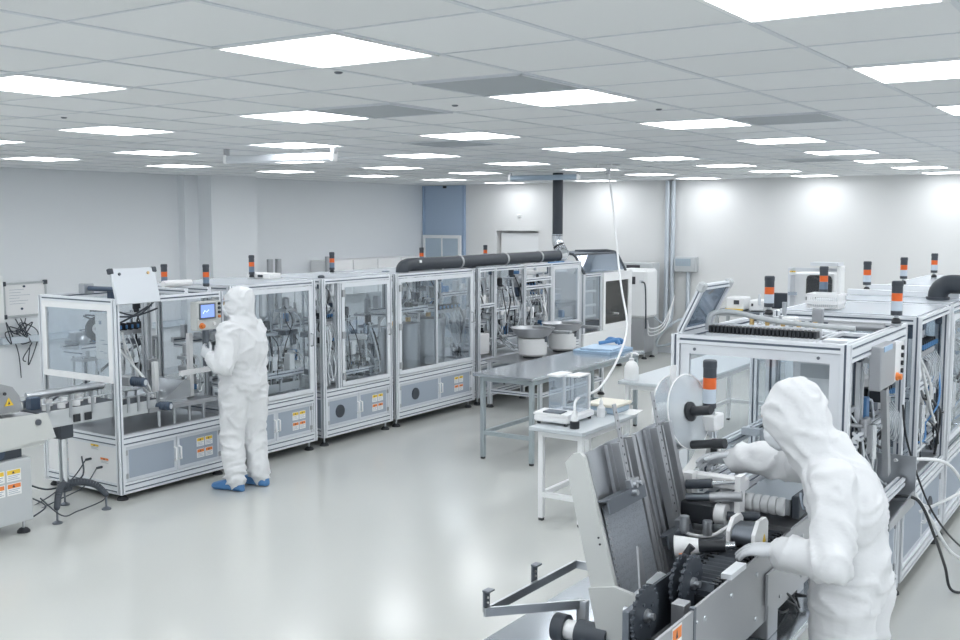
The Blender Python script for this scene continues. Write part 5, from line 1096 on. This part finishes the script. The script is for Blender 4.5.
for p, q, r, m in (((-1.71, 4.18, 1.10), (-1.60, 4.20, 1.115), .021, 'charcoal'), ((-1.60, 4.20, 1.115), (-1.50, 4.22, 1.13), .010, 'chrome'), ((-1.70, 4.16, 1.05), (-1.60, 4.18, 1.06), .017, 'steel_dark'), ((-1.60, 4.18, 1.06), (-1.47, 4.21, 1.075), .022, 'steel_soft')): MB().cyl(p, q, r, n=16).build('clamp_cylinder', m, PM)
MB().box((-1.50, 4.20, .95), (-1.475, 4.26, 1.16)).build('cylinder_mount', 'white_plastic', PM); MB().box((-1.74, 4.22, 1.02), (-1.70, 4.28, 1.14)).build('cylinder_mount', 'white_plastic', PM); MB().box((-1.73, 4.27, 1.08), (-1.48, 4.33, 1.13), 0, .004).build('slide_body', 'white_plastic', PM)
MB().tube(spline([(-1.76, 4.1, .98), (-1.65, 4.03, .935), (-1.55, 4.05, .93), (-1.5, 4.12, .96)], 8), .008).build('white_tube', 'hose_white', PM)
MB().prof((-1.72, 4.38, 1.0), (-1.72, 5.0, 1.0), .07).prof((-1.60, 4.36, 1.04), (-1.60, 5.0, 1.04), .05).prof((-1.66, 4.34, 1.11), (-1.66, 4.98, 1.11), .03).build('long_rail', ('alu', 'slot'), PM); MB().box((-1.66, 4.9, .55), (-1.56, 4.94, .96)).build('rail_leg', 'alu', PM)
b = MB(); b.box((-1.52, 4.36, .98), (-1.31, 4.98, 1.05)); bc = b.build('upper_belt', 'steel', PM); b = MB()
for k in range(5): b.lathe([(.036, .034*k+.002), (.040, .034*k+.010), (.040, .034*k+.026), (.036, .034*k+.032)], (-1.50, 4.36, 1.015), (1, 0, 0), n=20)
b.build('belt_pulley', 'white', bc); MB().box((-1.31, 4.37, .965), (-1.275, 4.97, 1.065), 0, .006).build('belt_cheek', 'charcoal', bc); MB().box((-1.274, 4.45, 1.03), (-1.265, 4.95, 1.05)).build('cheek_trim', 'alu', bc); MB().box((-1.45, 4.7, .92), (-1.38, 4.8, .98)).build('belt_support', 'steel_dark', bc)
b = MB()
for k in range(6): b.cyl((-1.430, 4.02+.012*k, .965), (-1.347, 4.02+.012*k, .965), .044, n=18)
b.build('roller_pack', 'steel_dark', PM, 'grey blue roller pack between two white cheeks')
for x in (-1.450, -1.345): MB().prism([(x, 3.97, .905), (x, 4.13, .905), (x, 4.13, 1.01), (x, 4.10, 1.035), (x, 4.02, 1.035), (x, 3.97, .99)], (.016, 0, 0)).build('roller_cheek', 'white_plastic', PM)
MB().prism([(-1.329, 4.06, .935), (-1.329, 4.10, .935), (-1.329, 4.08, .97)], (.002, 0, 0)).build('warning_triangle', 'yellow', PM)
MB().cyl((-1.52, 3.86, .945), (-1.42, 3.89, .955), .026, 0, n=18).cyl((-1.42, 3.89, .955), (-1.385, 3.90, .96), .016, 1, n=14).cyl((-1.61, 3.83, .935), (-1.52, 3.86, .945), .045, 2, .03, n=18).build('black_handle', ('black', 'chrome', 'white_plastic'), PM)
for q in ((-1.62, 3.95, .97), (-1.54, 4.0, .95)): MB().cyl(q, V(q)+V((0, 0, .06)), .02, n=12).build('knob', 'steel', PM)
MB().tube([(-1.48, 3.72, .90), (-1.52, 3.73, .95), (-1.50, 3.74, .98)], .016).build('stub_post', 'black', PM); MB().box((-1.58, 3.80, .90), (-1.55, 3.84, .92)).build('orange_tag', 'orange_label', PM)
b = MB(); rr = random.Random(8)
for k in range(14):
    x, y = rr.uniform(-1.78, -1.5), rr.uniform(4.3, 4.9); w = rr.uniform(.015, .035); b.box((x-w, y-w, .93), (x+w, y+w, .95+rr.uniform(.02, .08)), k % 3, .003)
b.build('sensor_block', ('steel_dark', 'white_plastic', 'motor'), PM)
MB().box((-1.82, 4.34, .90), (-1.30, 4.92, .932)).box((-1.8, 4.5, .55), (-1.7, 4.6, .9)).box((-1.42, 4.6, .55), (-1.34, 4.7, .9)).build('rear_table', 'steel_soft', PM)
# film reel on its spindle
ax = V((.90, -.15, .17)).normalized(); rc = V((-1.845, 4.46, 1.36))
RL = thing('film_reel', 'translucent double disc reel with black grip in the foreground', 'reel', tuple(rc))
for k in (-.05, .03):
    dd = MB().lathe([(.045, k-.0015), (.172, k-.0015), (.172, k+.0015), (.045, k+.0015)], rc, ax, n=48).build('reel_disc', 'reel', RL); MB().lathe([(.170, k-.003), (.175, k-.002), (.175, k+.002), (.170, k+.003), (.170, k-.003)], rc, ax, n=48, caps=False).build('disc_rim', 'white_plastic', dd)
MB().lathe([(.05, -.045), (.05, .03)], rc, ax, n=24).build('core', 'white_plastic', RL)
MB().lathe([(.012, .02), (.045, .034), (.045, .045), (.022, .05), (.022, .14), (.02, .146), (.001, .147)], rc, ax, n=22).build('grip', 'black', RL, 'black grip at the reel centre'); MB().cyl(rc-ax*.08, rc+ax*.03, .012, n=12).build('spindle', 'steel', RL)
_, u_, v_ = basis(ax); MB().obox(rc-ax*.07+V((-.0, .02, .12)), ax, (0, 1, 0), (0, 0, 1), (.012, .05, .2)).box((-1.98, 4.44, .93), (-1.95, 4.50, 1.36)).build('reel_arm', 'white_plastic', RL)
tp = spline([rc+V((.05, .13, -.13)), rc+V((.08, .0, -.19)), rc+V((.07, -.10, -.24)), rc+V((.06, -.22, -.28)), rc+V((.05, -.36, -.31))], 8); b = MB()
for i in range(len(tp)-1): b.prism([tp[i]-ax*.03, tp[i]+ax*.03, tp[i+1]+ax*.03, tp[i+1]-ax*.03], (0, .0006, .0012))
b.build('tape', 'paper', RL, 'white tape running down from the reel')
# ------------------------------------------------------------------ people
def remeshed(mb, voxel, smooth_it=6, subd=0):
    """union of overlapping volumes as one continuous skin -> (verts, faces)"""
    o = mb.build('tmp', 'tyvek'); m = o.modifiers.new('r', 'REMESH'); m.mode = 'VOXEL'; m.voxel_size = voxel; m.adaptivity = 0
    if smooth_it: s = o.modifiers.new('s', 'SMOOTH'); s.iterations = smooth_it; s.factor = .5
    dg = bpy.context.evaluated_depsgraph_get(); dg.update(); me = bpy.data.meshes.new_from_object(o.evaluated_get(dg), depsgraph=dg)
    old = o.data; bpy.data.objects.remove(o); bpy.data.meshes.remove(old); return me
def skin_obj(me, name, m, parent, loc, mats=None):
    ro = V(parent.location) if parent else V(loc)
    for v in me.vertices: v.co = v.co-ro
    me.materials.clear()
    for k in (mats or [m]): me.materials.append(MT[k])
    for p in me.polygons: p.use_smooth = True
    me.name = name; o = bpy.data.objects.new(name, me); COL.objects.link(o)
    if parent: o.parent = parent
    else: o.location = ro
    return o
def limb(b, pts, rad, n=18):
    pts = [V(p) for p in pts]
    for i in range(len(pts)-1):
        b.cyl(pts[i], pts[i+1], rad[i], 0, rad[i+1], n=n)
    for p, r in zip(pts, rad): b.sphere(p, r*.995, n=16)
def wrinkle(me, amp, zones, seed=0):
    """folds pushed along the normals: ridged noise, stronger near the joints listed in zones (point, radius, extra)"""
    me.update(); off = V((seed*3.1, seed*1.7, seed*.9)); nv = [v.normal.copy() for v in me.vertices]
    for v, n in zip(me.vertices, nv):
        p = v.co; a = amp
        for c, r, e in zones:
            d = (p-c).length/r
            if d < 1: a += e*(1-d)**1.2
        w = V((noise.noise(p*3+off), noise.noise(p*3+off+V((7, 0, 0))), noise.noise(p*3+off+V((0, 9, 0)))))*.14
        q = V((p.x*4, p.y*4, p.z*8.5))+w*20+off
        f = (1-abs(noise.noise(q)))**5*2.0-.55+.12*noise.noise(p*14+off)+.6*noise.noise(p*4+off)
        v.co = p+n*(a*f)
    me.update()
def hand(root, wrist, d, pn, thumb, curl=.5, spread=.12, k=1.0):
    """glove: palm, four unequal bent fingers, thumb from the side of the palm; d forearm direction, pn palm normal, thumb side"""
    d = V(d).normalized(); pn = V(pn); pn = (pn-d*pn.dot(d)).normalized(); s = V(thumb); s = (s-d*s.dot(d)-pn*s.dot(pn)).normalized()
    w = V(wrist); b = MB()
    b.loft([(w-d*.05*k, s*.031*k, pn*.026*k), (w, s*.029*k, pn*.022*k), (w+d*.03*k, s*.036*k, pn*.020*k), (w+d*.07*k, s*.042*k, pn*.017*k), (w+d*.097*k, s*.040*k, pn*.013*k)], n=20, p=2.4)
    for i, (L, off) in enumerate(((.074, .030), (.083, .010), (.077, -.011), (.060, -.030))):
        p = w+d*(.088-.004*abs(i-1))*k+s*off*k; fd = (d+s*(spread*(1.5-i)*.5)).normalized(); a = 0; pts = [p-fd*.03*k]; rr = [.0095*k]; cur = p; pts.append(cur); rr.append(.0098*k)
        for j, (fr, bend) in enumerate(((.45, .55), (.31, .75), (.24, .5))):
            a += curl*bend*(1+.12*i); v = (fd*math.cos(a)+pn*math.sin(a)); cur = cur+v*L*fr*k; pts.append(cur); rr.append((.0092-.0008*j)*k)
        limb(b, pts, rr, 12)
    t0 = w+d*.025*k+s*.028*k; v1 = (d*.62+s*.62+pn*.35).normalized(); v2 = (d*.85+s*.25+pn*(.3+.3*curl)).normalized()
    limb(b, [t0-v1*.01, t0+v1*.038*k, t0+v1*.038*k+v2*.030*k, t0+v1*.038*k+v2*.055*k], [.014*k, .0118*k, .0105*k, .0088*k], 12)
    return skin_obj(remeshed(b, .0042, 4), 'glove', 'glove', root, None)
def shoe(root, heel, toe, lab=None):
    heel, toe = V(heel), V(toe); d = (toe-heel).normalized(); s = V((-d.y, d.x, 0)); L = (toe-heel).length; u = V((0, 0, 1)); b = MB()
    prof = [(0, .030, .055), (.08, .044, .105), (.25, .048, .12), (.42, .047, .105), (.6, .052, .080), (.8, .054, .062), (.93, .045, .050), (1.0, .025, .036)]
    b.loft([(heel+d*(t*L)+u*(h/2+.002), s*w, u*h/2) for t, w, h in prof], n=20, p=2.6); me = remeshed(b, .007, 3); wrinkle(me, .0035, [], 5)
    for v in me.vertices: v.co.z = max(v.co.z, .002)
    return skin_obj(me, 'shoe_cover', 'shoe', root, None)
def person(lab, J, f, seed, look, hands, wide=1., arm=1., strap=True, deep=1.):
    """J: joints in place; f facing of the hips; look: facing of the head; one continuous suited body"""
    f = V(f).normalized(); l = V((-f.y, f.x, 0)); J = {k: V(v) for k, v in J.items()}; b = MB()
    sp = J['neck']-J['pelvis']; up = sp.normalized(); sh = (J['sl']-J['sr']); shd = sh.normalized(); P = J['pelvis']
    R = []
    for t, wd, dp in ((-.30, .10, .10), (-.16, .172, .142), (-.02, .198, .160), (.12, .194, .156), (.22, .180, .145), (.28, .168, .136), (.34, .178, .144), (.42, .202, .158), (.5, .206, .160), (.70, .210, .156), (.84, .195, .142), (.95, .135, .112), (1.04, .075, .085)):
        ax_ = l.lerp(shd, max(0, min(1, t))).normalized(); q = up.cross(ax_).normalized() if t > .1 else V((0, 0, 1)).lerp(up, max(0, t*4)).cross(ax_).normalized()
        wd *= wide if t > -.1 else 1; dp *= deep; c = P+sp*t if t > 0 else P+V((0, 0, 1))*sp.length*t
        bow = J.get('bow', V((0, 0, 0)))*math.sin(max(0, min(1, t))*PI); R.append((c+bow, ax_*wd, q*dp))
    b.loft(R, n=28, p=2.3)
    for S in 'lr':
        s, e, w = J['s'+S], J['e'+S], J['w'+S]; m1 = s.lerp(e, .5); d1 = (e-s).normalized(); wd = (w-e).normalized()
        limb(b, [P+sp*.8+(s-(P+sp*.9))*.35, s, m1, e, e.lerp(w, .35), e.lerp(w, .72), w-wd*.015, w+wd*.012], [.11, .090*arm, .082*arm, .074*arm, .073*arm, .068*arm, .060*arm, .041])
        h, k, a = J['h'+S], J['k'+S], J['a'+S]; limb(b, [h, h.lerp(k, .4), k, k.lerp(a, .4), k.lerp(a, .8), a], [.132, .118, .096, .094, .088, .080])
    H = J['head']; lk = V(look).normalized(); hl = V((0, 0, 1)).cross(lk).normalized(); hu = lk.cross(hl).normalized()
    rings = []
    for t, wd, dp, sh_ in ((-.165, .085, .095, -.015), (-.12, .096, .112, -.008), (-.06, .108, .126, 0), (0, .114, .133, 0), (.06, .110, .130, -.003), (.10, .094, .112, -.008), (.128, .066, .08, -.012), (.142, .03, .036, -.014)): rings.append((H+hu*t+lk*sh_, hl*wd, lk*dp))
    b.loft(rings, n=28); limb(b, [H-hu*.13-lk*.01, J['neck'].lerp(H, .35), J['neck']-up*.03], [.088, .094, .125])
    me = remeshed(b, .0125, 5)
    z = []
    for S in 'lr': z += [(J['e'+S], .15, .010), (J['w'+S], .11, .010), (J['k'+S], .16, .007), (J['a'+S], .22, .014), (J['s'+S], .14, .006), (J['h'+S], .2, .006)]
    z += [(P+sp*.3, .22, .004), (J['neck'], .15, .008)]
    wrinkle(me, .0070, z, seed)
    root = skin_obj(me, 'person', 'tyvek', None, (P.x, P.y, 0), ['tyvek', 'skin'])
    # opening of the hood: the strip of face between hood and mask
    for p in root.data.polygons:
        c = p.center+V(root.location); r = c-H
        if r.dot(lk) > .07 and abs(r.dot(hl)) < .075 and -.03 < r.dot(hu) < .06: p.material_index = 1
    tag(root, lab, 'person')
    # face: nose, mask, goggles
    b = MB(); F0 = H+lk*.112
    b.sphere(F0+hu*.005+lk*.012, .022, sc=(1, 1, 1.3)); skin_obj(remeshed(b, .005, 2), 'nose', 'skin', root, None)
    b = MB(); b.loft([(H-hu*.105+lk*.085, hl*.055, lk*.04), (H-hu*.075+lk*.095, hl*.078, lk*.055), (H-hu*.04+lk*.095, hl*.088, lk*.065), (H-hu*.005+lk*.10, hl*.07, lk*.058), (H+hu*.008+lk*.11, hl*.035, lk*.042)], n=24); skin_obj(remeshed(b, .006, 3), 'face_mask', 'mask', root, None)
    b = MB()
    if strap: b.tube([H+hl*.112*math.sin(a)+lk*(.126*math.cos(a)+.01)+hu*.038 for a in [(-1.5+3*i/16) for i in range(17)]], .006, n=6)
    for s in (-1, 1): b.sphere(F0+hl*s*.034+hu*.035+lk*.008, .010, 1)
    b.build('glasses_strap', ('panel_light', 'ink'), root)
    b = MB()
    for s in (-1, 1): b.loft([(F0+hl*s*.036+hu*.034+lk*.022, hl*.033, hu*.024), (F0+hl*s*.036+hu*.034+lk*.026, hl*.033, hu*.024)], n=18, p=3)
    b.build('safety_glasses', 'acrylic', root)
    for S in 'lr':
        d, pn, th, cu = hands[S]; w = J['w'+S]; hand(root, w+V(d).normalized()*.01, d, pn, th, cu, k=1.1)
        b = MB(); wd = (J['w'+S]-J['e'+S]).normalized(); b.lathe([(.043, -.008), (.049, 0), (.048, .012), (.040, .018)], w, wd, n=22); b.build('sleeve_cuff', 'tyvek', root)
        a = J['a'+S]; fd = J['t'+S]-V((a.x, a.y, 0)); fd.z = 0; fd.normalize(); hp = V((a.x, a.y, 0))-fd*.08; shoe(root, hp, hp+fd*.305)
    return root

# standing worker at the first machine, seen from behind
f = V((-.95, .22, 0)).normalized(); l = V((-f.y, f.x, 0)); c = V((-6.375, 6.03, 0)); A = lambda x, y, z: c+f*x+l*y+V((0, 0, z))
W1 = person('person in white coverall and blue shoe covers, standing with one hand at the control panel',
    dict(pelvis=A(0, 0, .90), neck=A(.0, 0, 1.40), head=A(.035, .0, 1.545), sl=(-6.345, 5.845, 1.325), sr=(-6.385, 6.175, 1.325), el=(-6.295, 5.755, 1.06), er=(-6.40, 6.215, 1.05), wl=(-6.455, 5.775, 1.12), wr=(-6.62, 6.17, 1.05),
         hl=A(0, .085, .84), hr=A(0, -.085, .84), kl=A(.03, .105, .47), kr=A(.03, -.10, .47), al=A(-.02, .115, .10), ar=A(-.01, -.125, .10), tl=A(.2, .20, 0), tr=A(.2, -.05, 0)),
    f, 1, f+V((0, 0, -.12))+l*.35, {'l': (V((-.8, -.15, .45)), V((.2, 1, -.2)), V((.2, 0, 1)), .9), 'r': (f*.9+V((0, 0, .2)), l+V((0, 0, -.2)), V((0, 0, 1)), .5)}, 1.04, 1.05)
# leaning worker at the packaging machine
f = V((-.97, -.10, 0)).normalized(); l = V((-f.y, f.x, 0))
W2 = person('person in white coverall leaning over the packaging machine, one arm stretched to the reel tape',
    dict(pelvis=(-.99, 4.10, .86), neck=(-1.115, 4.10, 1.335), head=(-1.215, 4.09, 1.465), sl=(-1.02, 3.93, 1.255), sr=(-1.14, 4.27, 1.265), el=(-.975, 3.78, .995), er=(-1.34, 4.40, 1.205), wl=(-1.195, 3.86, .984), wr=(-1.575, 4.435, 1.185),
         hl=(-.985, 4.005, .80), hr=(-.975, 4.195, .80), kl=(-.99, 3.98, .44), kr=(-.97, 4.22, .44), al=(-.95, 3.97, .10), ar=(-.90, 4.24, .10), tl=(-1.2, 3.93, 0), tr=(-1.15, 4.2, 0), bow=(.045, 0, .02)),
    f, 4, V((-.86, .34, -.48)), {'l': (V((-.97, .06, -.12)), V((.0, .2, -1)), V((-.1, 1, .2)), .35), 'r': (V((-.98, -.05, -.12)), V((0, -.6, -.8)), V((-.2, -.75, .65)), .5)}, 1.05, 1.0, False, .91)
# small oval tab on the leaning worker's chest, laid on the suit
ok, q, nrm_, _ = W2.closest_point_on_mesh(V((-1.24, 3.99, 1.13))-W2.location)
q = q+W2.location; _, u_, v_ = basis(nrm_); v_ = (V((0, 0, 1))-nrm_*nrm_.z).normalized(); u_ = v_.cross(nrm_)
MB().loft([(q-nrm_*.004, u_*.014, v_*.034), (q+nrm_*.004, u_*.014, v_*.034)], n=18).build('chest_tab', 'panel', W2, 'small grey blue oval tab on the chest')
# ------------------------------------------------------------------ camera, light, colour management
cam = bpy.data.cameras.new('camera'); co = bpy.data.objects.new('camera', cam); COL.objects.link(co)
fpx, pitch, roll, yaw = 1040.91176116, .09757229, -.00062067, -.58769359
cam.sensor_fit = 'HORIZONTAL'; cam.sensor_width = 36; cam.lens = fpx*36/960; cam.clip_start = .05; cam.clip_end = 100
fw = V((math.sin(yaw)*math.cos(pitch), math.cos(yaw)*math.cos(pitch), -math.sin(pitch))); rt = V((math.cos(yaw), -math.sin(yaw), 0)); up = rt.cross(fw)
r2 = rt*math.cos(roll)+up*math.sin(roll); u2 = up*math.cos(roll)-rt*math.sin(roll)
m = Matrix((r2, u2, -fw)).transposed().to_4x4(); m.translation = V((0, 0, 2.25)); co.matrix_world = m
scene.camera = co
w = bpy.data.worlds.new('world'); scene.world = w; w.use_nodes = True
bg = w.node_tree.nodes['Background']; bg.inputs['Color'].default_value = (.82, .90, 1, 1); bg.inputs['Strength'].default_value = WORLD  # added bluish fill light, entering where walls are left out behind and right
vs = scene.view_settings; vs.view_transform = 'Standard'; vs.look = 'None'; vs.gamma = 1; vs.use_curve_mapping = False; vs.exposure = EXPOSURE
scene.cycles.max_bounces = 10; scene.cycles.diffuse_bounces = 5; scene.cycles.glossy_bounces = 4; scene.cycles.transparent_max_bounces = 24
scene.cycles.caustics_reflective = False; scene.cycles.caustics_refractive = False; scene.cycles.sample_clamp_indirect = 6
